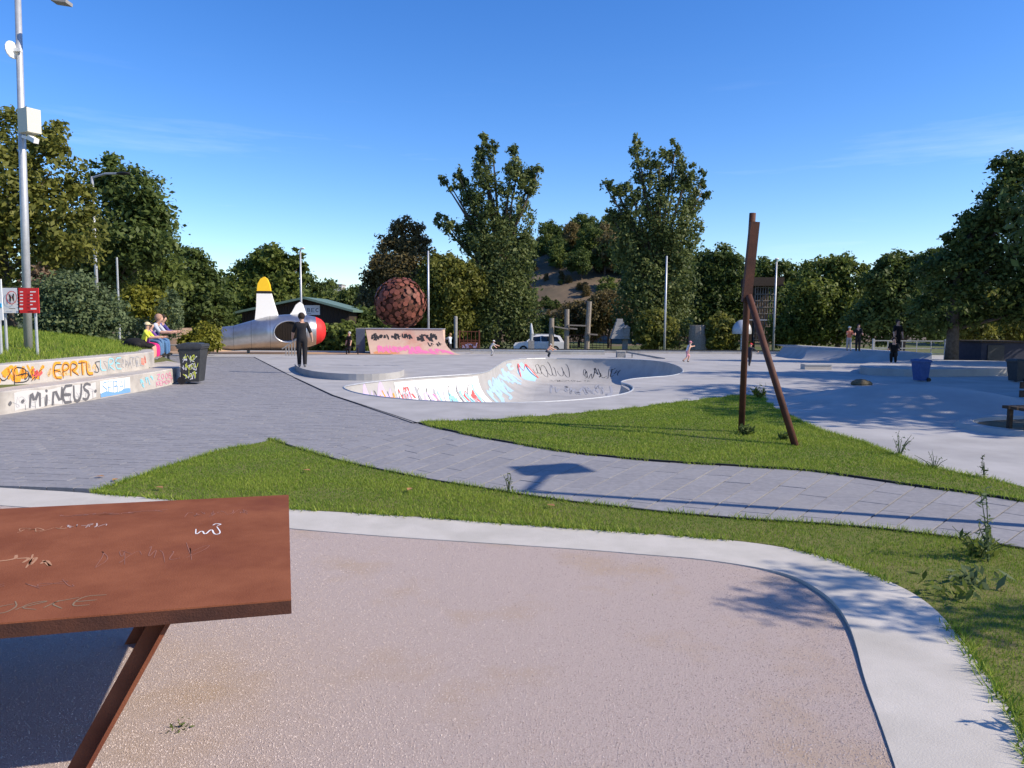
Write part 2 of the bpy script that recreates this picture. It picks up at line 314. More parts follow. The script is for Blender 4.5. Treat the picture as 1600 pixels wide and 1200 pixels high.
# pavers: fan rows between the two edges of the path, running bond on the plaza
def resample(pts, step):
    o = [pts[0].copy()]; acc = 0
    for a, b in zip(pts, pts[1:]):
        L = (b-a).length; t = step-acc
        while t <= L: o.append(a+(b-a)*(t/L)); t += step
        acc = (L-(t-step))
    return o
pv = []
midp = [(a+b)/2 for a, b in zip(resample(pathnear[6:], .05), resample(pathnear[6:], .05))]
pn = resample(pathnear[4:], .26); nrow = len(pn)
far_d = resample(pathfar, .02)
def far_at(i): return far_d[min(len(far_d)-1, int(i/(nrow-1)*(len(far_d)-1)))]
for i in range(nrow-1):
    a0, a1, b0, b1 = pn[i], pn[i+1], far_at(i), far_at(i+1)
    L = (b0-a0).length; k = max(2, round(L/.6)); cuts = [0]+[(j+(.5 if i % 2 else 0))/k for j in range(k+1) if 0 < (j+(.5 if i % 2 else 0))/k < .98]+[1]
    for t0, t1 in zip(cuts, cuts[1:]):
        pv.append([a0.lerp(b0, t0), a1.lerp(b1, t0), a1.lerp(b1, t1), a0.lerp(b0, t1)])
ang = R(-6); ca, sa = math.cos(ang), math.sin(ang); cand = []
for j in range(0, 254):
    for i in range(-107, 80):
        u = (i+(.5 if j % 2 else 0))*.30; v = 7+j*.15
        cand.append((u*ca-v*sa, u*sa+v*ca))
cand = np.array(cand); grow = plaza_poly
ok = inpoly(cand[:, 0], cand[:, 1], grow)
for dx, dy in ((.25, 0), (-.25, 0), (0, .2), (0, -.2)): ok |= inpoly(cand[:, 0]+dx, cand[:, 1]+dy, grow)
pathpoly = [p for p in pn]+[p for p in far_d[::-1]]
ins = inpoly(cand[:, 0], cand[:, 1], pathpoly)
for dx, dy in ((.22, 0), (-.22, 0), (0, .14), (0, -.14)): ins &= inpoly(cand[:, 0]+dx, cand[:, 1]+dy, pathpoly)
ok &= ~ins
for cx, cy in cand[ok]:
    pv.append([Vector((cx+sx*.15*ca-sy*.075*sa, cy+sx*.15*sa+sy*.075*ca, -.005)) for sx, sy in ((-1, -1), (1, -1), (1, 1), (-1, 1))])
def seen(q):
    c = (q[0]+q[2])/2; px = 800+c.x/max(.5, c.y)*F
    return -20 < px < 1620 and c.y > 4
pv.sort(key=lambda q: (not seen(q), ((q[0]+q[2])/2).length))
def paver_geo(q, mb):
    c = sum(q, Vector())/4; dz = random.uniform(-.002, .002)+min(0, q[0].z); tx, ty = random.uniform(-.004, .004), random.uniform(-.004, .004)
    eu, ev = (.008, .0025) if q[0].z >= 0 else (.005, .002)
    lu = max(.02, (q[1]-q[0]).length, (q[2]-q[3]).length); lv = max(.02, (q[3]-q[0]).length, (q[2]-q[1]).length); s = []
    for fu, fv in ((eu/lu, ev/lv), (1-eu/lu, ev/lv), (1-eu/lu, 1-ev/lv), (eu/lu, 1-ev/lv)):
        p = q[0].lerp(q[1], fu).lerp(q[3].lerp(q[2], fu), fv); d = p-c; s.append((p.x, p.y, d.x*tx+d.y*ty))
    top = [(x, y, zg(y)+dz+z) for x, y, z in s]; bot = [(x, y, zg(y)-.06) for x, y, z in s]
    mb.add(top+bot, [(0, 1, 2, 3), (0, 4, 5, 1), (1, 5, 6, 2), (2, 6, 7, 3), (3, 7, 4, 0)])
rest = MB()
for i, q in enumerate(pv):
    if i < 300: m_ = MB(); paver_geo(q, m_); m_.build('paver', M_pav, base)
    else: paver_geo(q, rest)
rest.build('pavers', M_pav, base)['kind'] = 'stuff'

# bowl: rim loop swept down a transition to a flat floor
BD = 1.25; BR = 1.55; NR = 10; n = len(rim); nrm = []
for i in range(n):
    d = rim[(i+2) % n]-rim[i-2]; nrm.append(Vector((-d.y, d.x, 0)).normalized())
area = sum(rim[i].x*rim[(i+1) % n].y-rim[(i+1) % n].x*rim[i].y for i in range(n))
if area < 0: nrm = [-q for q in nrm]
for _ in range(14): nrm = [(nrm[i-1]+nrm[i]*2+nrm[(i+1) % n]).normalized() for i in range(n)]
def bowl_pt(i, t, lift=0):                             # i: float index round the rim, t 0..1 down the wall
    k = int(math.floor(i)) % n; f = i-math.floor(i); p = rim[k].lerp(rim[(k+1) % n], f); q = nrm[k].lerp(nrm[(k+1) % n], f)
    a = t*math.pi/2; o = p+q*(BR*(1-math.cos(a))+lift*math.cos(a)); return Vector((o.x, o.y, zg(p.y)+.006-BD*math.sin(a)+lift*math.sin(a)))
mb = MB(); rings = [[bowl_pt(i, j/NR) for i in range(n)] for j in range(NR+1)]
vs = [p for rg in rings for p in rg]
mb.add(vs, [(j*n+i, j*n+(i+1) % n, (j+1)*n+(i+1) % n, (j+1)*n+i) for j in range(NR) for i in range(n)])
bowl = struct(mb.build('skate_bowl', M_conc, None, smooth=True))
bowl.data.flip_normals()
fb = bmesh.new(); fv = [fb.verts.new(p) for p in rings[-1]]
for i in range(n): fb.edges.new((fv[i], fv[(i+1) % n]))
bmesh.ops.triangle_fill(fb, edges=fb.edges[:], use_beauty=True, normal=(0, 0, 1)); me = bpy.data.meshes.new('bowl_floor'); fb.to_mesh(me); fb.free(); link('bowl_floor', me, M_conc, bowl)
mb = MB(); cp = [p+Vector((0, 0, .010+zg(p.y)-p.z)) for p in rim]; mb.tube(cp+[cp[0], cp[1]], .022, 6); mb.build('coping', M_steel, bowl)
# graffiti on the bowl walls
def ridx(px, py):
    g = G(px, py); return min(range(n), key=lambda i: (rim[i]-g).length)
def seg_map(ia, ib):                                   # u 0..1 along rim from ia to ib, v 0 (rim) .. 1 (floor)
    if ib < ia: ib += n
    return lambda u, v, lift=.004: bowl_pt(ia+(ib-ia)*max(0, min(1, u)), max(0, min(1, v)), lift+.004)
i_left, i_hip, i_back, i_end = ridx(560, 601), ridx(758, 584), ridx(792, 562), ridx(1000, 562)
ma = seg_map(i_hip, i_left)
mb = MB(); patch(mb, .02, .62, lambda t: .04, lambda t: .95, ma, 40, 8); mb.build('graffiti', G_wht, bowl)
mb = MB(); patch(mb, .66, .82, lambda t: .1+.1*math.sin(t*9), lambda t: .85, ma, 16, 6); mb.build('graffiti', G_pur, bowl)
mb = MB(); patch(mb, .84, .96, lambda t: .1+.1*math.sin(t*7), lambda t: .7, ma, 16, 6); mb.build('graffiti', G_pur, bowl)
mb = MB(); patch(mb, .60, .68, lambda t: .3, lambda t: .9, ma, 8, 6, .006); mb.build('graffiti', G_cy, bowl)
mb = MB()
rq = random.Random(9)
for u in (.06, .15, .22, .34, .41, .52):
    j_ = lambda: rq.uniform(-.025, .025)
    ribbon(mb, [(u+j_(), .25+2*j_()), (u+.07+j_(), .12), (u+.1+j_(), .5+4*j_()), (u+.03+j_(), .85), (u-.03+j_(), .6)], .007, ma, 2, 0, .008)
scribble(mb, .6, .1, .36, .8, .012, ma, 12, 5, .008); mb.build('graffiti', G_dark, bowl)
mb = MB(); 
for u in (.1, .16): patch(mb, u, u+.04, lambda t: .25+.1*t, lambda t: .45+.15*abs(t-.5), ma, 6, 3, .007)
scribble(mb, .5, .05, .1, .5, .012, ma, 4, 9, .007); scribble(mb, .01, .55, .06, .4, .02, ma, 4, 12, .009); mb.build('graffiti', G_redg, bowl)
for c_, sd_, u_, w_ in ((G_pink, 91, .3, .3), (G_cy, 92, .05, .3), (G_pur, 93, .4, .25), (G_or, 94, .62, .2)):
    mb = MB(); scribble(mb, u_, .1, w_, .7, .014, ma, 7, sd_, .010); mb.build('graffiti', c_, bowl)
mh = seg_map(i_back, i_hip)
mb = MB()
scribble(mb, .02, .08, .96, .6, .06, mh, 13, 61, .005); scribble(mb, .1, .15, .8, .5, .05, mh, 9, 62, .006)
mb.build('graffiti', paint('spray_pale_blue', (.34, .5, .66), .7), bowl)
mc = seg_map(i_end, i_back)
mb = MB(); patch(mb, .80, .99, lambda t: .08+.5*abs(t-.45), lambda t: .75-.3*abs(t-.5), mc, 16, 6); mb.build('graffiti', paint('spray_sky', (.30, .52, .72), .7), bowl)
mb = MB(); ribbon(mb, [(.99, .5), (.93, .12), (.89, .35), (.84, .14), (.78, .6)], .02, mc, 0, 0, .008); mb.build('graffiti', G_redg, bowl)
mb = MB()
rq = random.Random(4)
for k in range(7):
    c_u, c_v, q_u, q_v = .76-.045*k+rq.uniform(-.008, .008), .34+rq.uniform(-.06, .06), rq.uniform(.018, .032), rq.uniform(.15, .26)
    ribbon(mb, [(c_u+q_u*math.cos(a_*.8)*rq.uniform(.8, 1.15), c_v+q_v*math.sin(a_*.8)*rq.uniform(.8, 1.1)) for a_ in range(rq.randint(6, 9))], .0042, mc, 2, 0, .008)
scribble(mb, .06, .25, .3, .4, .006, mc, 12, 3, .008); scribble(mb, .3, .7, .4, .15, .004, mc, 12, 4, .008); mb.build('graffiti', G_blk, bowl)
mb = MB(); scribble(mb, 862, 600, 95, 17, 3.5, lambda u, v, lift=0: G(u, v, -BD+.014), 12, 8); mb.build('floor_strokes', G_grey, bowl)  # blotch of loose grey strokes laid over the bowl floor
mb = MB(); scribble(mb, .05, .1, .55, .8, .008, ma, 18, 51, .009); mb.build('graffiti', G_grey, bowl)
# ---------------------------------------------------------------- stepped seating wall on the left
t1 = [(-10.6, 4), (-9.7, 8.5), (-9.25, 11), (-9.08, 13.1), (-8.9, 14.6), (-8.83, 16.4), (-8.78, 17.8), (-8.9, 19.4), (-9.25, 20.7), (-10.0, 22.0), (-11.2, 23.2), (-13, 24.2)]
t2 = [(-11.2, 4), (-10.3, 8.5), (-9.85, 11), (-9.62, 13.8), (-9.5, 15.5), (-9.45, 17.5), (-9.5, 19.2), (-9.85, 20.3), (-10.5, 21.4), (-11.6, 22.5), (-13, 23.2)]
t3 = [(-11.9, 4), (-11.0, 8.5), (-10.5, 11), (-10.2, 13.8), (-10.05, 15.5), (-10.1, 17.5), (-10.3, 19), (-10.9, 20), (-11.8, 21.1), (-13, 22)]
t1, t2, t3 = [smooth_loop([Vector((a, b, 0)) for a, b in q], 2, False) for q in (t1, t2, t3)]
wall = thing('seating_wall', 'curved concrete seating wall of two steps covered in graffiti', 'wall', (-9, 16, 0))
def tier(name, line, back, z0, z1):
    mb = MB(); vs = []; m_ = len(line); bk = [back[round(i*(len(back)-1)/(m_-1))] for i in range(m_)]
    for a, b in zip(line, bk):
        d = (b-a).normalized()*.02
        vs += [Vector((a.x, a.y, z0)), Vector((a.x, a.y, z1-.02)), Vector((a.x, a.y, z1))+d, Vector((b.x, b.y, z1)), Vector((b.x, b.y, z0))]
    mb.add(vs, [(5*i+k, 5*i+k+1, 5*i+k+6, 5*i+k+5) for i in range(m_-1) for k in range(4)]+[(0, 1, 2, 3, 4), tuple(5*(m_-1)+k for k in range(5))])
    return mb.build(name, M_wall, wall, world=True)
s1 = tier('lower_step', t1, t2, -.1, .41); s2 = tier('upper_step', t2, t3, .0, .83)
def line_map(line, y0, z0, nx=.012):                   # u = metres along the wall from y0, v = height
    pts = [p for p in line]
    def f(u, v, lift=.004):
        yy = y0+u
        for a, b in zip(pts, pts[1:]):
            if a.y <= yy <= b.y:
                q = a.lerp(b, (yy-a.y)/(b.y-a.y)); d = (b-a).normalized(); return Vector((q.x+d.y*(lift+.003), q.y-d.x*(lift+.003), z0+v))
        return Vector((pts[0].x, yy, z0+v))
    return f
m1 = line_map(t1, 13, 0); m2 = line_map(t2, 13.5, .41)
mb = MB(); patch(mb, .3, 2.6, lambda t: .03+.02*math.sin(t*20), lambda t: .36+.02*math.sin(t*13), m1, 30, 3, .001); mb.build('graffiti', paint('faded_white', (.52, .51, .5), .8), s1, world=True)
for k in range(9):
    mb = MB(); u_ = .55+.24*k; ribbon(mb, [(u_, .12+.04*(k % 3)), (u_+.005, .02)], .014, m1, 0, 0, .005); mb.build('drip', G_dark, s1, world=True)
mb = MB(); scribble(mb, .3, .04, 2.2, .3, .012, m1, 14, 71, .003); mb.build('graffiti', G_grey, s1, world=True)
mb = MB(); write(mb, '..MiNEUS.', .05, .03, .26, .33, .07, m1, .05, 1, .12, .14); mb.build('graffiti', G_dark, s1, world=True)
mb = MB(); patch(mb, 2.75, 3.9, lambda t: .03, lambda t: .37, m1, 16, 3); mb.build('graffiti', G_wht, s1, world=True)
mb = MB(); patch(mb, 2.75, 3.9, lambda t: .02, lambda t: .10+.03*math.sin(t*9), m1, 16, 3, .005); write(mb, 'SEBAL', 2.82, .07, .17, .27, .03, m1, .05, 0, 0, .25, .007); mb.build('graffiti', G_blu, s1, world=True)
mb = MB(); scribble(mb, 4.35, .06, .6, .27, .045, m1, 6, 21); mb.build('graffiti', G_cy, s1, world=True)
mb = MB(); write(mb, 'ZOOB', 5.2, .19, .2, .14, .022, m1, .1, 2); write(mb, 'KEMONT', 5.15, .04, .15, .12, .02, m1, .1, 1); mb.build('graffiti', G_pink, s1, world=True)
mb = MB(); scribble(mb, 6.2, .1, .4, .2, .015, m1, 5, 8); scribble(mb, -.6, .05, .6, .3, .03, m1, 5, 18); mb.build('graffiti', G_blk, s1, world=True)
mb = MB()
for u, s_ in ((-.6, 3), (.1, 4), (.75, 5)): scribble(mb, u, .05, .65, .34, .09, m2, 5, s_)
write(mb, 'EPRTL', 1.75, .06, .24, .3, .07, m2, .1, 2, 0, .15); mb.build('graffiti', G_or, s2, world=True)
mb = MB(); scribble(mb, 1.6, .04, 1.6, .33, .05, m2, 12, 81, .002); mb.build('graffiti', paint('spray_peach', (.62, .42, .22), .8), s2, world=True)
mb = MB(); scribble(mb, 3.2, .05, 2.0, .3, .014, m2, 13, 82, .003); mb.build('graffiti', G_grey, s2, world=True)
mb = MB(); write(mb, 'YVB', -.3, .05, .4, .32, .022, m2, .12, 2, 0, .2, .008); write(mb, 'EPRTLS', 1.74, .05, .24, .3, .018, m2, .1, 2, 0, .15, .008); scribble(mb, .9, .05, .5, .3, .02, m2, 5, 31, .008); mb.build('graffiti', G_blk, s2, world=True)
mb = MB(); scribble(mb, -.1, .05, .3, .3, .04, m2, 4, 32, .01); scribble(mb, 1.1, .1, .3, .2, .03, m2, 4, 33, .01); mb.build('graffiti', G_redg, s2, world=True)
mb = MB(); write(mb, 'LRE', 3.4, .1, .25, .26, .035, m2, .08, 1); mb.build('graffiti', G_cy, s2, world=True)
mb = MB(); write(mb, 'NTEL', 4.5, .1, .2, .24, .02, m2, .12, 1); mb.build('graffiti', G_grey, s2, world=True)
mb = MB(); scribble(mb, 5.3, .05, .4, .32, .05, m2, 6, 14); mb.build('graffiti', paint('spray_coral', (.75, .28, .22), .7), s2, world=True)

# ---------------------------------------------------------------- rusty steel table
zt = .76; A = G(455, 936, zt); B = G(451, 773, zt); Lr = G(0, 973, zt); A.z = B.z = Lr.z = 0
du = (Lr-A).normalized(); dv = (B-A); wv = dv.length; dv.normalize(); LEN = 2.74
tb = thing('steel_table', 'rusty brown steel table with scratched tags and slanting legs', 'table', (A.x-.9, A.y+.5, -.045))
def tp(u, v, z): return A+du*u+dv*v+Vector((0, 0, z))
mb = MB(); mb.prism([tp(0, 0, 0), tp(LEN, 0, 0), tp(LEN, wv, 0), tp(0, wv, 0)], (0, 0, zt-.006), (0, 0, zt)); top = mb.build('table_top', M_corten, tb, world=True)
for a, b in (((0, .004), (LEN, .004)), ((0, wv-.004), (LEN, wv-.004)), ((.004, .008), (.004, wv-.008)), ((LEN-.004, .008), (LEN-.004, wv-.008))):
    mb = MB(); mb.bar(tp(*a, zt-.03), tp(*b, zt-.03), .008, .047); mb.build('rim', M_cortend, tb, world=True)
for e, sg in ((.40, 1), (LEN-.40, -1)):
    for v in (.07, wv-.07):
        mb = MB(); mb.bar(tp(e, v, zt-.05), tp(e+sg*.42, v, -.05), .014, .075, up=dv); mb.bar(tp(e+.035, v+.035, zt-.05), tp(e+sg*.42+.035, v+.035, -.05), .055, .012, up=dv); mb.build('leg', M_corten, tb, world=True)
    mb = MB(); mb.bar(tp(e+sg*.05, .1, zt-.08), tp(e+sg*.05, wv-.1, zt-.08), .05, .05); mb.build('crossbar', M_cortend, tb, world=True)
def tmap(u, v, lift=.001): return tp(u, v, zt+.0012)
def tagm(fn, m): mb = MB(); fn(mb); mb.build('tag', m, top, world=True)
tagm(lambda b: ribbon(b, [(.33, 1.02), (.30, .90), (.33, .88), (.35, 1.0), (.37, .88), (.39, .98), (.41, .89), (.42, 1.0)], .007, tmap, 2), G_wht); tagm(lambda b: ribbon(b, [(.33, 1.04), (.31, 1.06), (.34, 1.08), (.35, 1.05)], .007, tmap, 2), G_wht)
chk, scr, grn = paint('chalk', (.5, .40, .37)), paint('scratch', (.30, .13, .085)), paint('dull_green', (.24, .17, .10))
for u, v, wd_, h_, st_, k_, sd_, m_ in ((.84, 1.12, .17, .09, .006, 7, 2, chk), (1.6, 1.0, .2, .12, .008, 6, 3, chk), (.2, 1.22, .3, .12, .004, 12, 5, scr), (1.0, 1.1, .2, .1, .006, 6, 12, G_tan), (.9, .55, .7, .22, .012, 12, 6, G_tan), (.35, .5, .4, .3, .004, 8, 7, scr), (.6, 1.36, .5, .06, .006, 8, 17, scr), (1.2, .05, .5, .1, .008, 9, 44, grn), (.75, .3, .5, .1, .003, 7, 45, scr)):
    tagm(lambda b: scribble(b, u, v, wd_, h_, st_, tmap, k_, sd_), m_)
for k_, ch in enumerate('VORKE'): tagm(lambda b: write(b, ch, 1.06-.085*k_, .09, -.065, .085, .006, tmap, .2, 2, .3), grn)

# ---------------------------------------------------------------- corten post sculpture
pa = G(1158, 676); pb = G(1247, 698)
sc = thing('post_sculpture', 'tall rusty steel sculpture of leaning pipes on the lawn', 'sculpture', pa)
mb = MB(); mb.tube([pa-Vector((0, 0, .1)), P(1167, 470, pa.y), P(1176, 333, pa.y)], .05, 14); mb.build('pipe', M_cortend, sc, world=True, smooth=True)
mb = MB(); mb.bar(P(1166, 472, pa.y-.07), P(1179, 347, pa.y-.07), .135, .10, up=(0, 1, 0)); mb.build('beam', M_cortend, sc, world=True)
mb = MB(); mb.tube([pb-Vector((0, 0, .1)), P(1170, 462, pa.y-.14)], .05, 14); mb.build('pipe', M_cortend, sc, world=True, smooth=True)

# ---------------------------------------------------------------- lamp posts
def lamp(label, base, top, r0, r1, head=None, group='park lamp posts'):
    t = thing('lamp_post', label, 'lamp post', base, 0, group); base = Vector(base); top = Vector(top)
    mb = MB(); mb.tube([base-Vector((0, 0, .2)), base.lerp(top, .5), top], [r0, (r0+r1)/2, r1], 12); mb.build('pole', M_steel, t, world=True, smooth=True)
    if head is not None:
        h = top+Vector(head)
        mb = MB(); mb.tube([top-Vector((0, 0, .05)), top.lerp(h, .5)+Vector((0, 0, .06)), h], r1*.8, 8); mb.build('arm', M_steel, t, world=True)
        d = Vector((head[0], head[1], 0)).normalized(); mb = MB(); mb.ell(h+d*.25, (.34, .16, .07), 12, M=Matrix.Rotation(math.atan2(d.y, d.x), 3, 'Z')); mb.build('lamp_head', M_white if abs(head[0]) < .6 else M_black, t, world=True, smooth=True)
    return t
for px, pt, y, lab in ((472, 392, 54, 'slim grey lamp post behind the silver aircraft'), (669.5, 392, 52, 'slim grey lamp post beside the rusty disc sphere'), (1038, 400, 56, 'slim grey lamp post in front of the right poplar'), (1208, 408, 58, 'slim grey lamp post beside the lattice tower')):
    b_ = P(px, 552, y); b_.z = zg(y) if y < 55 else -1.4; tq = P(px+(1 if px > 800 else 0), pt, y); lamp(lab, b_, Vector((b_.x, y, tq.z)), .09, .06, (-.12 if px > 800 else .2, -.35, .12) if px != 1038 and px != 669.5 else None)
b_ = P(152, 470, 33); lamp('tall grey street lamp with long arm among the left trees', (b_.x, 33, .6), (b_.x, 33, P(148, 276, 33).z), .08, .06, (1.25, -.2, .1))
b_ = P(187, 520, 30); mb = MB(); q = thing('pole', 'thin grey pole beside the grey-green shrub', 'pole', (b_.x, 30, .3)); mb.tube([(0, 0, -.3), (0, 0, P(187, 402, 30).z-.3)], .04, 8); mb.build('shaft', M_steel, q)
b_ = P(712, 530, 57); q = thing('bollard', 'short grey post beside the rusty red gate', 'post', (b_.x, 57, -1.4)); mb = MB(); mb.tube([(0, 0, 0), (0, 0, P(712, 495, 57).z+1.4)], .14, 10); mb.ell((0, 0, P(712, 495, 57).z+1.4), (.14, .14, .05), 10); mb.build('post', M_stoneg, q)
# camera mast on the bank
bm_ = P(44, 548, 17); mast = thing('camera_mast', 'tall galvanised mast carrying a cabinet, dish and security camera', 'mast', bm_)
tpz = Vector((P(26, -60, 17).x, 17, P(26, -60, 17).z))
mb = MB(); mb.tube([bm_-Vector((0, 0, .4)), P(38, 330, 17), tpz], [.09, .083, .06], 16); mb.build('pole', M_steel, mast, world=True, smooth=True)
c_ = P(46, 190, 16.85); mb = MB(); mb.box(c_, (.36, .3, .52), Matrix.Rotation(R(-28), 3, 'Z')); mb.build('cabinet', M_beige, mast, world=True)
c_ = P(19, 78, 16.9); mb = MB(); mb.ell(c_, (.05, .19, .19), 14, M=Matrix.Rotation(R(-12), 3, 'Z')); mb.bar(c_, c_+Vector((.2, 0, 0)), .07); mb.build('dish', M_white, mast, world=True, smooth=False)
c_ = P(48, 217, 16.8); mb = MB(); mb.bar(c_-Vector((.18, 0, -.05)), c_, .06); mb.bar(c_+Vector((-.02, 0, .03)), c_+Vector((.2, -.12, -.08)), .11, .1); mb.build('security_camera', M_white, mast, world=True)
c_ = P(96, 3, 16.8); mb = MB(); mb.bar(tpz, (c_.x-.1, 16.9, c_.z+.35), .05); mb.bar((c_.x-.1, 16.9, c_.z+.35), c_, .05); mb.build('arm', M_steel, mast, world=True)
mb = MB(); mb.box(c_, (.34, .26, .07), Matrix.Rotation(R(8), 3, 'Y')); mb.build('floodlight', M_stoneg, mast, world=True)
mb = MB(); mb.box(bm_+Vector((-.22, -.05, -.06)), (.12, .12, .25)); mb.build('junction_box', M_red, mast, world=True)
# lamp beyond the frame on the right, whose shadow crosses the path
lp = lamp('tall lamp post with a square floodlight beside the paved path', (6.75, 5.65, 0), (6.75, 5.65, 5.0), .07, .05); mb = MB(); mb.bar((6.75, 5.65, 4.95), (7.05, 6.5, 5.0), .06); mb.box((7.12, 6.75, 5.0), (.75, .5, .12), Matrix.Rotation(R(20), 3, 'Z')); mb.build('floodlight', M_stoneg, lp, world=True)
# signs on posts
sg = thing('notice_sign', 'white and red notice board with footprint symbol on two posts', 'sign', P(32, 545, 16.2))
for px, pb_ in ((11, 548), (58, 540)): a = P(px, pb_, 16.2); mb = MB(); mb.tube([a-Vector((0, 0, .3)), (a.x, 16.2, P(px, 450, 16.2).z)], .03, 8); mb.build('post', M_steel, sg, world=True)
def panel(x0, x1, y0, y1, d, m, name, par):
    a, b = P(x0, y1, d), P(x1, y0, d); mb = MB(); mb.box(((a.x+b.x)/2, d, (a.z+b.z)/2), (abs(b.x-a.x), .02, abs(b.z-a.z))); return mb.build(name, m, par, world=True)
panel(6, 29, 450, 489, 16.15, M_white, 'white_panel', sg); pr = panel(29.2, 60, 450, 489, 16.15, M_red, 'red_panel', sg)
def flat(d): return lambda u, v, lift=0: P(u, v, d-lift)
f_ = flat(16.12)
mb = MB(); ribbon(mb, [(18+8*math.cos(k*math.pi/8), 465+10*math.sin(k*math.pi/8)) for k in range(17)], 1.2, f_, 0); ribbon(mb, [(12, 457), (24, 473)], 1, f_, 0); mb.build('prohibition_ring', M_red, sg, world=True)
mb = MB(); ribbon(mb, [(14, 460), (16, 465), (16, 471)], 3, f_, 0, lift=.004); mb.build('footprint', M_black, sg, world=True); mb = MB(); ribbon(mb, [(21, 459), (20, 464), (21, 470)], 3, f_, 0, lift=.004); mb.build('footprint', M_black, sg, world=True); mb = MB(); ribbon(mb, [(14, 482), (24, 482)], 1.2, f_, 0); mb.build('lettering', M_black, sg, world=True)
mb = MB()
for k in range(5): mb = MB(); ribbon(mb, [(31, 456+5*k), (36, 456+5*k)], 3, f_, 0); mb.build('text_line', M_white, pr, world=True); mb = MB(); ribbon(mb, [(47, 456+5*k), (47+(9 if k in (0, 3) else 4), 456+5*k)], 3, f_, 0); mb.build('text_line', M_white, pr, world=True)
mb = MB(); ribbon(mb, [(30, 482.5), (36, 482.5)], 5, f_, 0); mb.build('symbol', M_white, pr, world=True); mb = MB(); ribbon(mb, [(48, 482.5), (57, 482.5)], 4, f_, 0); mb.build('symbol', M_white, pr, world=True)
sg2 = thing('information_sign', 'white information board with a blue stripe on a post', 'sign', P(0, 558, 15.5)); panel(-34, 2, 436, 500, 15.5, M_white, 'board', sg2); panel(-34, 2.2, 474, 480, 15.48, mat('cyan_stripe', (.05, .35, .6)), 'stripe', sg2)
a = P(2, 556, 15.55); mb = MB(); mb.tube([a-Vector((0, 0, .3)), (a.x, 15.55, P(2, 440, 15.55).z)], .035, 8); mb.build('post', M_steel, sg2, world=True)

# ---------------------------------------------------------------- wheelie bins
def bin_(label, loc, rz, s, m, gm=None):
    t = thing('wheelie_bin', label, 'bin', loc, rz); t.scale = (s, s, s)
    mb = MB(); mb.add([(-.20, -.25, .06), (.20, -.25, .06), (.20, .25, .06), (-.20, .25, .06), (-.27, -.33, .95), (.29, -.33, .95), (.29, .33, .95), (-.27, .33, .95)], [(3, 2, 1, 0), (4, 5, 6, 7), (0, 1, 5, 4), (1, 2, 6, 5), (2, 3, 7, 6), (3, 0, 4, 7)])
    mb.box((.01, 0, .96), (.62, .71, .05)); body = mb.build('body', m, t)
    mb = MB(); mb.box((.02, 0, 1.02), (.64, .70, .07), taper=.93); mb.box((.01, 0, 1.065), (.5, .5, .03), taper=.8); mb.tube([(-.33, -.28, 1.0), (-.33, .28, 1.0)], .022, 8); mb.build('lid', m, t)
    for sy in (-1, 1):
        mb = MB(); mb.tube([(-.22, sy*.25, .1), (-.22, sy*.32, .1)], .1, 14); mb.build('wheel', M_black, t)
        mb = MB(); mb.box((-.245, sy*.2, .55), (.03, .05, .75)); mb.build('rib', m, t)
    if gm:
        def fm(u, v, lift=.004): k = (v-.06)/.89; return Vector((u, -.25-.08*k-lift-.002, v))
        for k, g in enumerate(gm):
            mb = MB()
            for q in range(3): scribble(mb, -.17+.02*k, .12+.22*q+.04*k, .34, .22, .022, fm, 5, 7*k+q+3, .004+.002*k)
            mb.build('graffiti', g, body)
    return t
bin_('black wheelie bin with white and yellow scrawl by the seating wall', G(303, 599), R(6), 1, M_bin, (G_wht, paint('spray_lime', (.6, .65, .1), .7)))
bin_('blue wheelie bin standing before the low skate platform', G(1438, 596), R(188), .62, M_binb, (G_blu,))
bin_('dark wheelie bin with scribbles at the end of the skate platform', G(1588, 597), R(188), .64, M_bin, (G_grey,))

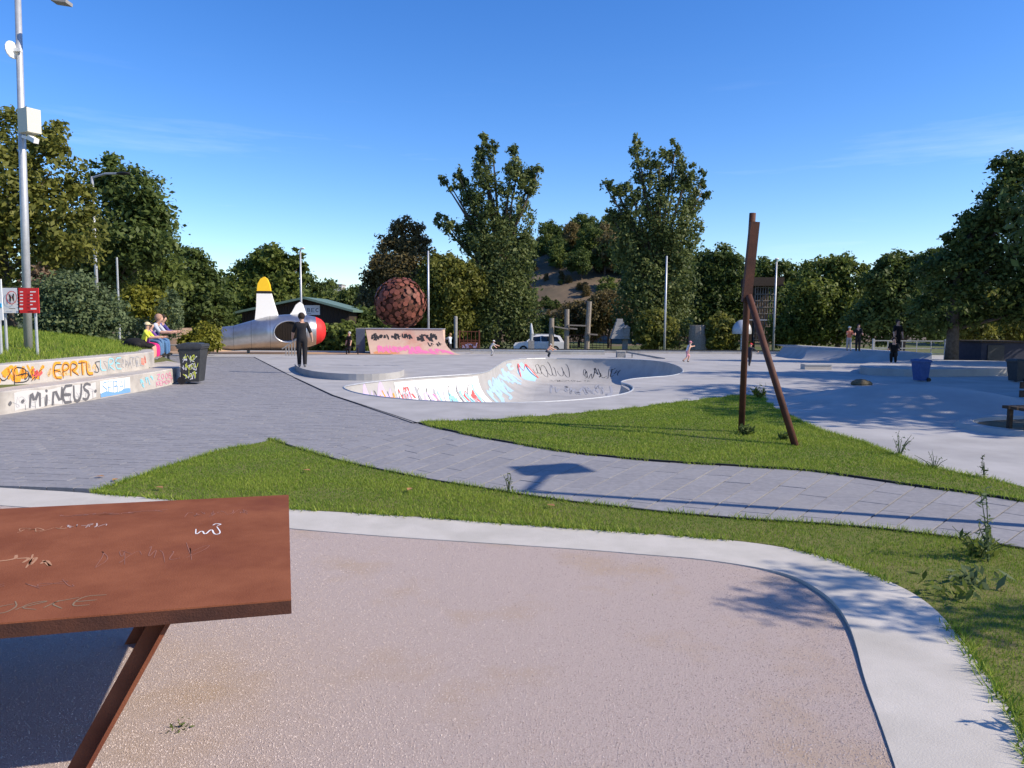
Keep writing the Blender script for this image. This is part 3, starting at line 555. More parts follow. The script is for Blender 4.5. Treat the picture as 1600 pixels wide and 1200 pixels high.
# ---------------------------------------------------------------- people
def person(label, loc, rz, h, lean=0, th=(0, 0), kn=(0, 0), sh=(5, 5), el=(15, 15), ab=(8, 8), head=0, top=(.02, .02, .022), legs=(.02, .02, .025), shoe=(.03, .03, .03), hair=(.03, .02, .015), hat=None, sleeve=True, shorts=False, bare=False, group=None):
    t = thing('person', label, 'person', loc, rz, group)
    V = []; E = []; Rr = []; L = []
    def add(p, r, par, lab): V.append(Vector(p)*h); Rr.append(r*h); L.append(lab); E.append((par, len(V)-1)) if par is not None else None; return len(V)-1
    def rot(a, L_, side=0): return Vector((side, math.sin(R(a))*L_, -math.cos(R(a))*L_))
    up = lambda L_, a=lean: Vector((0, math.sin(R(a))*L_, math.cos(R(a))*L_))
    pel = Vector((0, 0, 0)); i0 = add(pel, .078, None, 'p'); i1 = add(pel+up(.13), .072, i0, 't'); i2 = add(pel+up(.25), .082, i1, 't'); nk = pel+up(.315); i3 = add(nk, .032, i2, 's')
    hd = lean*.5+head; h0 = nk+up(.045, hd); i4 = add(h0, .048, i3, 's'); hc = h0+up(.05, hd); i5 = add(hc, .058, i4, 's'); i6 = add(hc+up(.05, hd), .042, i5, 's')
    add(hc+Vector((0, math.cos(R(hd))*.062, -math.sin(R(hd))*.062)), .012, i5, 's')
    for k, sx in ((0, -1), (1, 1)):
        s_ = pel+up(.275)+Vector((sx*.10, 0, 0)); a = add(s_, .042, i2, 't')
        u_ = rot(sh[k], .165); u_.x = sx*math.sin(R(ab[k]))*.165; e = s_+u_; b = add(e, .036, a, 't' if sleeve else 's')
        f = rot(sh[k]+el[k], .14); f.x = sx*math.sin(R(ab[k]*.4))*.14; wr = e+f; c = add(wr, .024, b, 't' if sleeve == 2 else 's')
        d = f.normalized(); pm = add(wr+d*.04, .021, c, 's'); o = Vector((0, d.z, -d.y)).normalized()
        for q in range(4):
            fr = wr+d*.065+o*(.012*(q-1.5)); m_ = add(fr, .0065, pm, 's'); add(fr+d*(.035-.004*abs(q-1.3))+Vector((-sx*.008, 0, 0)), .005, m_, 's')
        m_ = add(wr+d*.035+o*.024, .007, pm, 's'); add(wr+d*.06+o*.034, .006, m_, 's')
        hp = pel+Vector((sx*.052, 0, -.03)); a = add(hp, .062, i0, 'p'); kq = hp+rot(th[k], .235); b = add(kq, .05 if not shorts else .042, a, 'p')
        an = kq+rot(th[k]-kn[k], .235); c = add(an, .028 if shorts else .038, b, 's' if shorts else 'p'); he = add(an+Vector((0, -.005, -.022)), .026, c, 'f'); add(an+Vector((0, .085, -.028)), .022, he, 'f')
    z0 = min(v.z-r for v, r in zip(V, Rr)); V = [v-Vector((0, 0, z0)) for v in V]
    me = bpy.data.meshes.new('body'); me.from_pydata([tuple(v) for v in V], E, []); o = link('body', me, None, t)
    md = o.modifiers.new('skin', 'SKIN'); md.use_smooth_shade = True
    if not me.skin_vertices: 
        bmx = bmesh.new(); bmx.from_mesh(me); bmx.verts.layers.skin.verify(); bmx.to_mesh(me); bmx.free()
    for i, r in enumerate(Rr): me.skin_vertices[0].data[i].radius = (r, r*(.72 if L[i] == 't' and i < 3 else 1)) if i not in (0, 1, 2) else (r*1.15, r*.8); me.skin_vertices[0].data[i].use_root = (i == 0)
    o.modifiers.new('sub', 'SUBSURF').levels = 1; o.modifiers['sub'].render_levels = 1
    dg = bpy.context.evaluated_depsgraph_get(); me2 = bpy.data.meshes.new_from_object(o.evaluated_get(dg)); o.modifiers.clear(); o.data = me2
    ms = {'s': 0, 't': 1, 'p': 2, 'f': 3}; me2.materials.clear()
    for c in (SK, SK if bare else cloth(top), cloth(legs), cloth(shoe)): me2.materials.append(c)
    seg = [(V[a], V[b], L[b]) for a, b in E]
    for pl in me2.polygons:
        c = pl.center; best = None
        for a, b, lab in seg:
            ab_ = b-a; q = max(0, min(1, (c-a).dot(ab_)/max(1e-9, ab_.length_squared))); dd = (a+ab_*q-c).length
            if best is None or dd < best[0]: best = (dd, lab)
        pl.material_index = ms[best[1]]; pl.use_smooth = True
    hcz = Vector(hc)*h-Vector((0, 0, z0)); T = Matrix.Rotation(R(-hd), 3, 'X')
    mb = MB(); rr_ = .066*h; mb.ell(hcz+T @ Vector((0, (-.022 if hat is None else -.008)*h, .010*h)), (rr_, rr_*1.06, rr_*1.08), 14, M=T, z0=-.85 if hat is None else .1)
    if hat: 
        mb.box(hcz+T @ Vector((0, .075*h, .03*h)), (.1*h, .07*h, .008*h), T)
    mb.build('hair' if hat is None else 'cap', cloth(hat if hat else hair), t, smooth=hat is None)
    return t
sit = dict(th=(84, 80), kn=(84, 78), lean=18, sh=(38, 38), el=(55, 55))
g_ = 'people resting on the seating wall'
person('child in yellow top, cream cap and black shorts sitting on wall', P(224, 562, 21.3), R(-82), 1.32, top=(.75, .75, .08), legs=(.02, .02, .02), shoe=(.25, .25, .25), hat=(.7, .58, .36), shorts=True, **sit)
person('child in purple top and bright pink trousers sitting on wall', P(230, 560, 22.0), R(-84), 1.3, top=(.16, .07, .3), legs=(.7, .03, .2), shoe=(.3, .2, .2), **sit)
person('man in pale grey shirt leaning forward on the seating wall', P(231, 558, 22.7), R(-84), 1.72, top=(.46, .5, .58), legs=(.10, .2, .36), hair=(.42, .25, .18), **{**sit, 'lean': 38})
person('person in blue sweatshirt and jeans sitting beyond the man', P(242, 556, 23.4), R(-86), 1.65, top=(.07, .06, .25), legs=(.08, .18, .36), sleeve=2, **{**sit, 'lean': 30})
tk = thing('rucksack', 'black rucksack lying on the seating wall behind the child', 'bag', (P(206, 548, 21).x, 21.2, .84)); mb = MB(); mb.ell((0, 0, .15), (.34, .2, .17), 12); mb.ell((.1, -.12, .12), (.15, .12, .1), 10); mb.build('bag', cloth((.012, .012, .014)), tk, smooth=True); mb = MB(); mb.tube([(-.2, -.15, .1), (-.3, -.22, .2), (-.15, -.2, .3)], .015, 6); mb.build('strap', cloth((.02, .02, .02)), tk)
person('skateboarder in black t-shirt and trousers standing on the low round pad', (G(475, 573, .2).x, 24.0, zg(24)+.19), R(14), 1.72, lean=6, th=(6, -4), kn=(4, 4), sh=(22, -6), el=(22, 40), ab=(20, 22), head=14, top=(.018, .018, .022), legs=(.015, .015, .018), shoe=(.25, .25, .26))
person('distant person in dark clothes beside the black bench', P(546, 556, 47), R(150), 1.5, th=(10, -5), top=(.015, .015, .015), hair=(.4, .4, .38))
person('person in pale blue shirt behind the graffiti ramp', P(703, 556, 50), R(60), 1.5, sh=(70, 60), el=(40, 40), top=(.5, .58, .66), hair=(.3, .2, .1))
person('child in striped grey shirt and white helmet crouching by the ledge', G(766, 556), R(-70), 1.05, lean=35, th=(50, 35), kn=(70, 60), sh=(40, 60), top=(.5, .5, .5), legs=(.4, .4, .42), hat=(.7, .7, .7))
person('bare chested child in grey cap crouching at the bowl edge', G(854, 558.5), R(-60), 1.05, lean=45, th=(80, 70), kn=(110, 100), sh=(50, 60), legs=(.05, .06, .08), hat=(.5, .5, .52), bare=True, sleeve=False)
person('girl in pink cap, white top and pink shorts running beside the bowl', G(1073, 566), R(-75), 1.12, lean=25, th=(40, -5), kn=(60, 50), sh=(70, -40), el=(30, 30), ab=(25, 25), top=(.72, .72, .74), legs=(.7, .35, .4), hat=(.72, .28, .35), shorts=True, sleeve=False)
person('small child in red helmet and dark clothes rolling across the plaza', G(1171, 572), R(-40), 1.0, lean=14, th=(25, -10), kn=(30, 20), sh=(30, 50), el=(30, 20), ab=(30, 30), top=(.03, .03, .04), legs=(.03, .03, .04), hat=(.65, .05, .06), sleeve=2)
person('child in white helmet and orange top standing on the ramp deck', P(1326, 548, 36), R(170), 1.15, th=(8, -8), sh=(30, 40), el=(70, 70), top=(.5, .16, .1), legs=(.3, .3, .32), hat=(.75, .75, .68))
person('person in black standing on the ramp deck beside a child', P(1340, 549, 36), R(160), 1.3, top=(.012, .012, .016), legs=(.012, .012, .016), sh=(20, 25), el=(60, 50))
person('person in black standing in shade behind the white railing', P(1401, 552, 38.5), R(180), 1.7, top=(.01, .01, .012), legs=(.01, .01, .012))
person('person in black sitting at the foot of the ramp', P(1396, 567, 30.5), R(150), 1.5, top=(.01, .01, .012), legs=(.01, .01, .012), sleeve=2, **{**sit, 'th': (100, 100), 'kn': (130, 130)})

# ---------------------------------------------------------------- skate furniture
pad = xy([(459, 566), (463, 572), (478, 578), (505, 582), (550, 584.5), (600, 584), (629, 580), (633, 575), (610, 567), (560, 561), (500, 560)], .2)
pad = smooth_loop(pad, 2); t = thing('manual_pad', 'low rounded concrete pad with the skateboarder standing on it', 'skate pad', (sum((p for p in pad), Vector())/len(pad)))
mb = MB(); mb.add([(p.x, p.y, zg(p.y)+.2) for p in pad]+[(p.x, p.y, zg(p.y)-.02) for p in pad], [tuple(range(len(pad)))]+[(i, (i+1) % len(pad), len(pad)+(i+1) % len(pad), len(pad)+i) for i in range(len(pad))]); mb.build('slab', M_conc, t, world=True)
mb = MB(); pc = Vector((G(560, 570, .2).x, 25.4, zg(25.4)+.2))
scribble(mb, 0, 0, 3.2, .7, .12, lambda u, v, lift=.004: pc+Vector((u-1.6, v-.2, .004-.02*(v-.2))), 9, 4); mb.build('graffiti', G_grey, t, world=True)
# quarter pipe
qy = 46.0; qz = zg(qy)-.02; qh = 1.58; rp = thing('quarter_pipe', 'plywood quarter pipe with pink and black graffiti below rusty sphere', 'skate ramp', (P(640, 540, qy).x, qy, qz))
xl0, xl1, xr0, xr1 = P(580, 555, qy).x, P(571, 517, qy+2).x, P(729, 555, qy).x, P(692, 517, qy+2).x
def qmap(u, v, lift=.004):
    a = v*R(72); k = (1-math.cos(a))/(1-math.cos(R(72))); yy = qy+2.0*math.sin(a)/math.sin(R(72))
    xl = xl0+(xl1-xl0)*v; xr = xr0+(xr1-xr0)*(1-(1-v)**2); return Vector((xl+(xr-xl)*u, yy-lift*.6, qz+qh*k+lift))
mb = MB(); N_ = 14; mb.add([qmap(u/12, v/N_, 0) for v in range(N_+1) for u in range(13)], [(v*13+u, v*13+u+1, (v+1)*13+u+1, (v+1)*13+u) for v in range(N_) for u in range(12)]); face = mb.build('riding_face', M_ramp, rp, world=True, smooth=True)
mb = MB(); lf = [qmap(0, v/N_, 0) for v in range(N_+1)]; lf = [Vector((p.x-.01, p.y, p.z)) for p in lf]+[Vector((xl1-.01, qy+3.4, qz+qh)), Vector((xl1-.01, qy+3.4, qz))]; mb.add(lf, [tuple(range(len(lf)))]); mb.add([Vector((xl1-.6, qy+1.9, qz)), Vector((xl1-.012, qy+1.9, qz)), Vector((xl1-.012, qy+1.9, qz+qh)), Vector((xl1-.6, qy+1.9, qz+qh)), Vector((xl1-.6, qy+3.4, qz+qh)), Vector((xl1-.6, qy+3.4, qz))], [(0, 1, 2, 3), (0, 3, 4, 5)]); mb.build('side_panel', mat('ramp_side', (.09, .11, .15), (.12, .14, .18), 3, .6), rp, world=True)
rf = [qmap(1, v/N_, 0) for v in range(N_+1)]+[Vector((xr1+.01, qy+3.4, qz+qh)), Vector((xr1+.01, qy+3.4, qz))]; mb = MB(); mb.add(rf, [tuple(range(len(rf)))]); mb.build('side_panel', M_ramp, rp, world=True)
mb = MB(); mb.box(((xl1+xr1)/2-.3, qy+2.72, qz+qh+.02), (xr1-xl1+.7, 1.4, .05)); mb.build('deck', M_stoneg, rp, world=True)
mb = MB(); mb.tube([(xl1, qy+1.97, qz+qh+.03), (xr1, qy+1.97, qz+qh+.03)], .035, 8); mb.build('coping', M_steel, rp, world=True)
mb = MB(); scribble(mb, .06, .70, .22, .2, .03, qmap, 9, 1); scribble(mb, .33, .70, .26, .2, .03, qmap, 10, 2); scribble(mb, .64, .68, .26, .22, .03, qmap, 11, 3); scribble(mb, .78, .5, .18, .2, .02, qmap, 5, 8)
for m_ in ():
    pass
mb.build('graffiti', G_blk, face, world=True)
mb = MB(); scribble(mb, .10, .22, .55, .36, .03, qmap, 30, 5, .008); scribble(mb, .45, .12, .5, .34, .03, qmap, 30, 6, .008); mb.build('graffiti', G_pink, face, world=True)
mb = MB(); scribble(mb, .05, .06, .3, .3, .07, qmap, 8, 11, .006); mb.build('graffiti', paint('spray_rust', (.6, .27, .12), .7), face, world=True)
# rusty disc sphere: 280 discs
sr = 1.72; scn = P(625, 474, 50.5); sp = thing('disc_sphere', 'large sphere made of overlapping rusty steel discs', 'sculpture', (scn.x, 50.5, qz-.1))
cc = Vector((0, 0, scn.z-qz+.1)); mb = MB(); mb.ell(cc, (sr*.9,)*3, 32); mb.build('core', M_cortend, sp, smooth=True)
mb = MB(); mb.tube([(0, 0, 0), (0, 0, cc.z-sr*.85)], .35, 14); mb.build('pedestal', M_cortend, sp)
dm = MB(); dm.tube([(0, 0, 0), (0, 0, .035)], 1.0, 16); first = dm.build('disc', mat('rusty_disc', (.14, .045, .03), (.19, .065, .04), 2, .6, rnd=.45), sp)
for k in range(300):
    z = 1-2*(k+.5)/300; a = k*2.39996+random.uniform(-.12, .12); r_ = math.sqrt(1-z*z); d = Vector((r_*math.cos(a), r_*math.sin(a), z))
    o = first if k == 0 else first.copy()
    if k: C.objects.link(o); o.parent = sp
    q = d.to_track_quat('Z', 'Y'); o.rotation_mode = 'QUATERNION'; o.rotation_quaternion = q @ Vector((random.uniform(-.14, .14), random.uniform(-.14, .14), 1)).to_track_quat('Z', 'Y')
    o.location = cc+d*(sr*random.uniform(.955, 1.03)); s_ = random.uniform(.10, .21); o.scale = (s_, s_, .8)
# back wall, ledge, rails
bw = thing('boundary_wall', 'long low concrete wall with dark coping along the back of park', 'wall', (6, 53.2, zg(53)))
mb = MB(); x0, x1 = P(690, 550, 53).x, P(1225, 550, 53).x; mb.box(((x0+x1)/2, 53.2, -.75), (x1-x0, .3, .75)); mb.build('wall', M_wall, bw, world=True); mb = MB(); mb.box(((x0+x1)/2, 53.2, -.36), (x1-x0, .36, .05)); mb.build('coping', M_black, bw, world=True)
lg = thing('grind_ledge', 'long pale concrete ledge in front of the boundary wall', 'skate ledge', (P(840, 550, 49).x, 49, zg(49))); a, b = P(735, 550, 49).x, P(944, 550, 49).x; mb = MB(); mb.box(((a+b)/2, 49, zg(49)+.13), (b-a, .6, .3)); mb.build('block', M_kerb, lg, world=True); mb = MB(); mb.box(((a+b)/2, 48.69, zg(49)+.27), (b-a, .02, .05)); mb.build('edge_steel', M_steel, lg, world=True)
rl = thing('grind_rail', 'sloping dark rail beside a small grey block', 'skate rail', G(1000, 558)); mb = MB(); a, b = P(979, 550, 43), P(1040, 561, 41); mb.bar(a, b, .1, .1); mb.build('rail', M_stoneg, rl, world=True)
for q in (a.lerp(b, .15), a.lerp(b, .85)): mb = MB(); mb.bar((q.x, q.y, zg(q.y)), q, .06); mb.build('leg', M_stoneg, rl, world=True)
bk = thing('concrete_block', 'small scribbled concrete block at the end of the rail', 'block', G(971, 559)); mb = MB(); mb.box(G(971, 559)+Vector((0, .3, .18)), (.5, .5, .36), taper=.96); mb.build('block', M_stoneg, bk, world=True); mb = MB(); mb.box(G(971, 559)+Vector((0, .3, .375)), (.54, .54, .03)); mb.build('cap', M_kerb, bk, world=True)
# right: long bank with deck, low ledge, platform, wave humps, planter, bench
ra = thing('bank_ramp', 'long shaded concrete bank ramp with a deck under dark trees', 'skate ramp', G(1320, 566))
b0, b1, b2 = G(1208, 557), G(1256, 562.5), G(1456, 571); tz = .62
tps = [P(1224, 541, b0.y+2.2), P(1262, 542, b1.y+2.0), P(1456, 553, b2.y+1.2)]
mb = MB(); rows = []
for a, tq in zip((b0, b1, b2), tps):
    rows.append([Vector((a.x+(tq.x-a.x)*s, a.y+(tq.y-a.y)*s, zg(a.y)-.02+(tq.z-zg(a.y)+.02)*(s**1.5))) for s in [q/8 for q in range(9)]])
rows[1:2] = [rows[1]]; mb.add([p for r_ in rows for p in r_], [(i*9+j, i*9+j+1, (i+1)*9+j+1, (i+1)*9+j) for i in range(2) for j in range(8)]); mb.build('bank', M_conc, ra, world=True, smooth=True)
mb = MB(); bk_ = [p+Vector((.6, 3.5, 0)) for p in tps]; mb.add(tps+bk_, [(0, 1, 4, 3), (1, 2, 5, 4)]); mb.add([tps[2], bk_[2], Vector((bk_[2].x, bk_[2].y, -1)), Vector((tps[2].x, tps[2].y, -1))], [(0, 1, 2, 3)]); mb.build('deck', M_conc, ra, world=True)
mb = MB(); mb.tube(tps, .04, 6); mb.build('coping', M_steel, ra, world=True)
bx = thing('grind_box', 'small concrete box ledge on the shaded plaza', 'skate ledge', G(1278, 578)); p = G(1278, 578); mb = MB(); mb.box(p+Vector((0, .2, .11)), (1.05, .45, .22)); mb.build('block', M_wall, bx, world=True); mb = MB(); mb.box(p+Vector((0, -.03, .2)), (1.05, .03, .04)); mb.build('edge_steel', M_steel, bx, world=True)
pl = xy([(1340, 584), (1360, 587), (1430, 589.5), (1500, 589), (1590, 587), (1640, 586), (1640, 575), (1500, 571), (1400, 572), (1350, 577)]); pl = smooth_loop(pl, 1); t = thing('skate_platform', 'low concrete platform with rounded corner behind the blue bin', 'skate platform', sum(pl, Vector())/len(pl)); k = len(pl)
mb = MB(); mb.add([(p.x, p.y, zg(p.y)+.26) for p in pl]+[(p.x, p.y, zg(p.y)-.02) for p in pl], [tuple(range(k))]+[(i, (i+1) % k, k+(i+1) % k, k+i) for i in range(k)]); mb.build('slab', M_conc, t, world=True)
def hump(label, cx, cy, rx, ry, h, rz):
    t = thing('wave_hump', label, 'skate hump', (cx, cy, 0), rz, 'rolling concrete humps'); mb = MB(); n_ = 22; vs = []
    for j in range(n_+1):
        for i in range(n_+1):
            u, v = i/n_*2-1, j/n_*2-1; k = max(0, math.cos(u*math.pi/2))**1.6*max(0, math.cos(v*math.pi/2))**1.2; vs.append((u*rx, v*ry, zg(cy)-.03+(h+.03)*k))
    mb.add(vs, [(j*(n_+1)+i, j*(n_+1)+i+1, (j+1)*(n_+1)+i+1, (j+1)*(n_+1)+i) for j in range(n_) for i in range(n_)]); mb.build('surface', M_conc, t, smooth=True)
hump('smooth concrete wave hump beside the round planter', 8.7, 15.6, 3.4, 2.6, .42, R(-12)); hump('smooth concrete wave hump at the park edge beyond the round planter', 14.5, 16.6, 3.0, 2.6, .5, R(10)); hump('very low concrete swell on the shaded plaza', 5.6, 18.6, 2.6, 1.6, .15, 0)
pc = Vector((9.9, 12.0, 0)); t = thing('round_planter', 'round sunken bed of dark grass with a concrete ring', 'planter', pc); mb = MB(); vs = []
for i in range(48):
    a = 2*math.pi*i/48; c, s = math.cos(a), math.sin(a); vs += [(2.5*c, 1.5*s, 0), (2.42*c, 1.42*s, .09), (2.2*c, 1.22*s, .09), (2.15*c, 1.18*s, -.02)]
mb.add(vs, [(4*i+k, 4*((i+1) % 48)+k, 4*((i+1) % 48)+k+1, 4*i+k+1) for i in range(48) for k in range(3)]); mb.build('ring', M_conc, t)
mb = MB(); mb.add([(2.18*math.cos(2*math.pi*i/32), 1.2*math.sin(2*math.pi*i/32), .03) for i in range(32)], [tuple(range(32))]); mb.build('bed', M_soil, t)
bn = thing('park_bench', 'dark wooden slatted park bench with a backrest at the planter', 'bench', (8.0, 11.4, 0), R(8))
for k in range(3): mb = MB(); mb.box((.75, -.16+.16*k, .43), (1.9, .13, .045)); mb.build('seat_slat', M_dwood, bn)
for k in range(2): mb = MB(); mb.box((.95, .33, .62+.14*k), (1.5, .04, .11)); mb.build('back_slat', M_dwood, bn)
for x in (-.1, .4, 1.5):
    for y in (-.17, .17): mb = MB(); mb.box((x, y, .2), (.06, .06, .41)); mb.build('leg', M_dwood, bn)
for x in (.35, 1.5): mb = MB(); mb.box((x, .3, .5), (.06, .05, .62)); mb.build('back_post', M_dwood, bn)
rk = thing('boulder', 'small dark boulder lying on the shaded plaza', 'rock', G(1344, 602)); mb = MB(); mb.ell((0, 0, .05), (.3, .2, .13), 12, M=Matrix.Rotation(.4, 3, 'Z')); mb.ell((.16, .03, .04), (.2, .15, .1), 10); mb.build('stone', M_soil, rk)
bb = thing('black_bench', 'tilted black bench frame beside the quarter pipe', 'bench', P(548, 555, 45)); a = bb.location; 
for k in range(4): mb = MB(); mb.bar(a+Vector((-.45, .12*k, .35)), a+Vector((.5, .12*k, .62)), .1, .03); mb.build('slat', M_black, bb, world=True)
for x in (-.3, .4): mb = MB(); mb.bar(a+Vector((x, .2, -.02)), a+Vector((x, .2, .45)), .06); mb.build('leg', M_black, bb, world=True)
# bike rack in front of the aircraft
rkx = thing('bike_rack', 'small grey metal rack standing before the silver aircraft', 'rack', P(456, 556, 38)); a = rkx.location
for k in range(5): mb = MB(); mb.bar(a+Vector((-.3+.15*k, 0, 0)), a+Vector((-.3+.15*k, .02, .42+.1*k)), .05, .03); mb.build('bar', M_stoneg, rkx, world=True)
mb = MB(); mb.bar(a+Vector((-.5, 0, .35)), a+Vector((.4, 0, .95)), .06); mb.build('rail', M_stoneg, rkx, world=True)
# ---------------------------------------------------------------- silver aircraft body
ay = 46.0; ag = zg(ay); ap = thing('aircraft_sculpture', 'silver aircraft body with yellow-tipped fin and red nose', 'sculpture', (P(440, 552, ay).x, ay, ag))
stn = [(357, 528, 17.5), (372, 528, 19), (395, 524, 22), (420, 520.5, 26), (445, 519, 27.5), (465, 518, 27), (480, 517.5, 24.5), (490, 517, 21.5), (497, 517, 18), (501.5, 517, 13), (503.5, 517, 7)]
def st_at(px):
    for (a, b, c), (d, e, f) in zip(stn, stn[1:]):
        if a <= px <= d: k = (px-a)/(d-a); return b+(e-b)*k, c+(f-c)*k
    return stn[-1][1:]
YW = R(18)
def axis_y(px): return ay+(px-440)/F*ay*math.tan(YW)
def body_pts(px, ang, k=1): cy_, r_ = st_at(px); c = P(px, cy_, ay); rr = r_/F*ay*k; h_ = math.cos(ang)*rr; return Vector((c.x+math.sin(YW)*h_, axis_y(px)-math.cos(YW)*h_, c.z+math.sin(ang)*rr))
def skin_(x0, x1, nxx, m, name, hole=False, k=1):
    mb = MB(); na = 72; pxs = [x0+(x1-x0)*i/nxx for i in range(nxx+1)]; vs = [body_pts(px, 2*math.pi*j/na, k) for px in pxs for j in range(na)]; fs = []
    for i in range(nxx):
        for j in range(na):
            if hole:
                cx = (pxs[i]+pxs[i+1])/2; cy_, r_ = st_at(cx); a = 2*math.pi*(j+.5)/na; dz = math.sin(a)*r_
                if ((cx-449.5)/20.5)**2+((dz-1)/16.5)**2 < 1: continue
            fs.append((i*na+j, i*na+(j+1) % na, (i+1)*na+(j+1) % na, (i+1)*na+j))
    mb.add(vs, fs); return mb.build(name, m, ap, world=True, smooth=True)
for px_ in (374, 398, 424, 476):
    mb = MB(); mb.tube([body_pts(px_, 2*math.pi*k/40, 1.001) for k in range(41)], .009, 5); mb.build('panel_seam', M_bin, ap, world=True)
skin_(357, 489, 110, M_alu, 'fuselage', True); skin_(489, 503.5, 14, M_red, 'nose_cone')
mb = MB(); na = 72; mb.add([body_pts(358+6*i, 2*math.pi*j/40, .93-.12*i) for i in range(4) for j in range(40)], [(i*40+j, i*40+(j+1) % 40, (i+1)*40+(j+1) % 40, (i+1)*40+j) for i in range(3) for j in range(40)]); mb.build('nozzle', M_bin, ap, world=True)
for sd in (1, -1):
    pts = []
    for k in range(49):
        a = 2*math.pi*k/48; px = 449.5+20.5*math.cos(a); dz = 1+16.5*math.sin(a); cy_, r_ = st_at(px); c = P(px, cy_, ay); rr = r_/F*ay; h_ = dz/F*ay; g_ = sd*math.sqrt(max(.01, rr*rr-h_*h_)); pts.append(Vector((c.x+math.sin(YW)*g_, axis_y(px)-math.cos(YW)*g_, c.z+h_)))
    mb = MB(); mb.tube(pts, .05, 8); mb.build('opening_rim', M_alu, ap, world=True, smooth=True)
def fin(name, pp, th_, m): mb = MB(); mb.prism([Vector((P(x, y, ay).x, axis_y(x), P(x, y, ay).z)) for x, y in pp], (0, -th_, 0), (0, th_, 0)); return mb.build(name, m, ap, world=True)
fn = fin('tail_fin', [(403, 502), (405, 480), (405.6, 459), (425.5, 459), (430, 476), (437, 500)], .10, M_white)
fin('fin_band', [(405.6, 459), (405.8, 455), (425, 455), (425.5, 459)], .105, M_black); fin('fin_tip', [(405.8, 455), (407, 444), (411, 436), (416, 433), (420, 436), (423.5, 445), (425, 455)], .10, M_yel)
fin('dorsal_fin', [(448, 497), (455, 488), (461, 476), (466, 472), (470, 475), (474, 488), (476, 497)], .10, M_white)
mb = MB(); c = P(388, 546, ay); mb.bar((c.x, ay, ag-.1), (c.x, ay, c.z+.2), .16, .1); mb.build('support', M_steel, ap, world=True); c = P(470, 544, ay); mb = MB(); mb.bar((c.x, ay, ag-.1), (c.x, ay, c.z+.2), .16, .1); mb.build('support', M_steel, ap, world=True)
sd = struct(sheet('sand_strip', [[Vector((-26, 43.5, 0)), Vector((-7.5, 45.2, 0)), Vector((-7.5, 50, 0)), Vector((-26, 50, 0))]], .03, M_tan))
# ---------------------------------------------------------------- timber shed with green roof
hy = 58.0; sh_ = thing('timber_shed', 'dark timber shed with green roof behind the aircraft', 'shed', (P(470, 540, hy).x, hy, -1.4))
pts = [P(378, 489, hy), P(478, 468, hy), P(546, 486, hy)]; lo = -1.4
mb = MB(); k = 40
for i in range(k):
    xa, xb = pts[0].x+(pts[2].x-pts[0].x)*i/k, pts[0].x+(pts[2].x-pts[0].x)*(i+1)/k-.025
    zf = lambda x: pts[0].z+(pts[1].z-pts[0].z)*(x-pts[0].x)/(pts[1].x-pts[0].x) if x < pts[1].x else pts[1].z+(pts[2].z-pts[1].z)*(x-pts[1].x)/(pts[2].x-pts[1].x)
    mb.add([(xa, hy, lo), (xb, hy, lo), (xb, hy, zf(xb)), (xa, hy, zf(xa)), (xa, hy+6, lo), (xb, hy+6, lo), (xb, hy+6, zf(xb)), (xa, hy+6, zf(xa))], [(0, 1, 2, 3), (4, 7, 6, 5), (0, 3, 7, 4), (1, 5, 6, 2)])
wl = mb.build('wall', M_dwood, sh_, world=True)
for a, b in ((pts[0]+Vector((-.5, 0, -.12)), pts[1]), (pts[1], pts[2]+Vector((.4, 0, -.12)))):
    mb = MB(); mb.prism([a+Vector((0, 0, .03)), b+Vector((0, 0, .03)), b+Vector((0, 0, .2)), a+Vector((0, 0, .2))], (0, -.6, 0), (0, 6.6, 0)); mb.build('roof_slope', M_roof, sh_, world=True)
a, b = P(475, 492, hy-.1), P(499.5, 477, hy-.1); sgn = MB(); sgn.box(((a.x+b.x)/2, hy-.08, (a.z+b.z)/2), (b.x-a.x, .05, b.z-a.z)); sb = sgn.build('sign_board', M_white, sh_, world=True)
mb = MB(); write(mb, 'BEC', 480.3, 487.2, 4.2, -5.4, 1.05, flat(hy-.12), 0, 0, 0, .55); ribbon(mb, [(480, 489.7), (486, 489.7)], .7, flat(hy-.12), 0); mb.build('lettering', M_black, sb, world=True)
# ---------------------------------------------------------------- parked SUV
car = thing('parked_car', 'white parked sport utility car beyond the boundary wall', 'car', (P(842, 548, 66).x, 66, -1.25), 0)
prof = [(-2.25, .35), (-2.28, .75), (-2.15, .93), (-1.2, 1.05), (-.55, 1.55), (-.2, 1.66), (1.2, 1.68), (1.85, 1.58), (2.2, 1.05), (2.25, .6), (2.2, .35)]
low = [(-2.25, .35), (-2.28, .75), (-2.15, .93), (-1.2, 1.05), (2.2, 1.05), (2.25, .6), (2.2, .35)]; cab = [(-1.25, 1.04), (-.55, 1.55), (-.2, 1.66), (1.2, 1.68), (1.85, 1.58), (2.2, 1.04)]
M_car = mat('car_paint', (.75, .76, .78), rough=.25, spec=.5)
mb = MB(); k = len(low); mb.add([(x, -.92, z) for x, z in low]+[(x, .92, z) for x, z in low], [tuple(range(k)), tuple(range(2*k-1, k-1, -1))]+[(i, (i+1) % k, k+(i+1) % k, k+i) for i in range(k)])
k = len(cab); mb.add([(x, -(.9-.2*(z-1.04)/.64), z) for x, z in cab]+[(x, .9-.2*(z-1.04)/.64, z) for x, z in cab], [tuple(range(k)), tuple(range(2*k-1, k-1, -1))]+[(i, (i+1) % k, k+(i+1) % k, k+i) for i in range(k)]); mb.build('body', M_car, car)
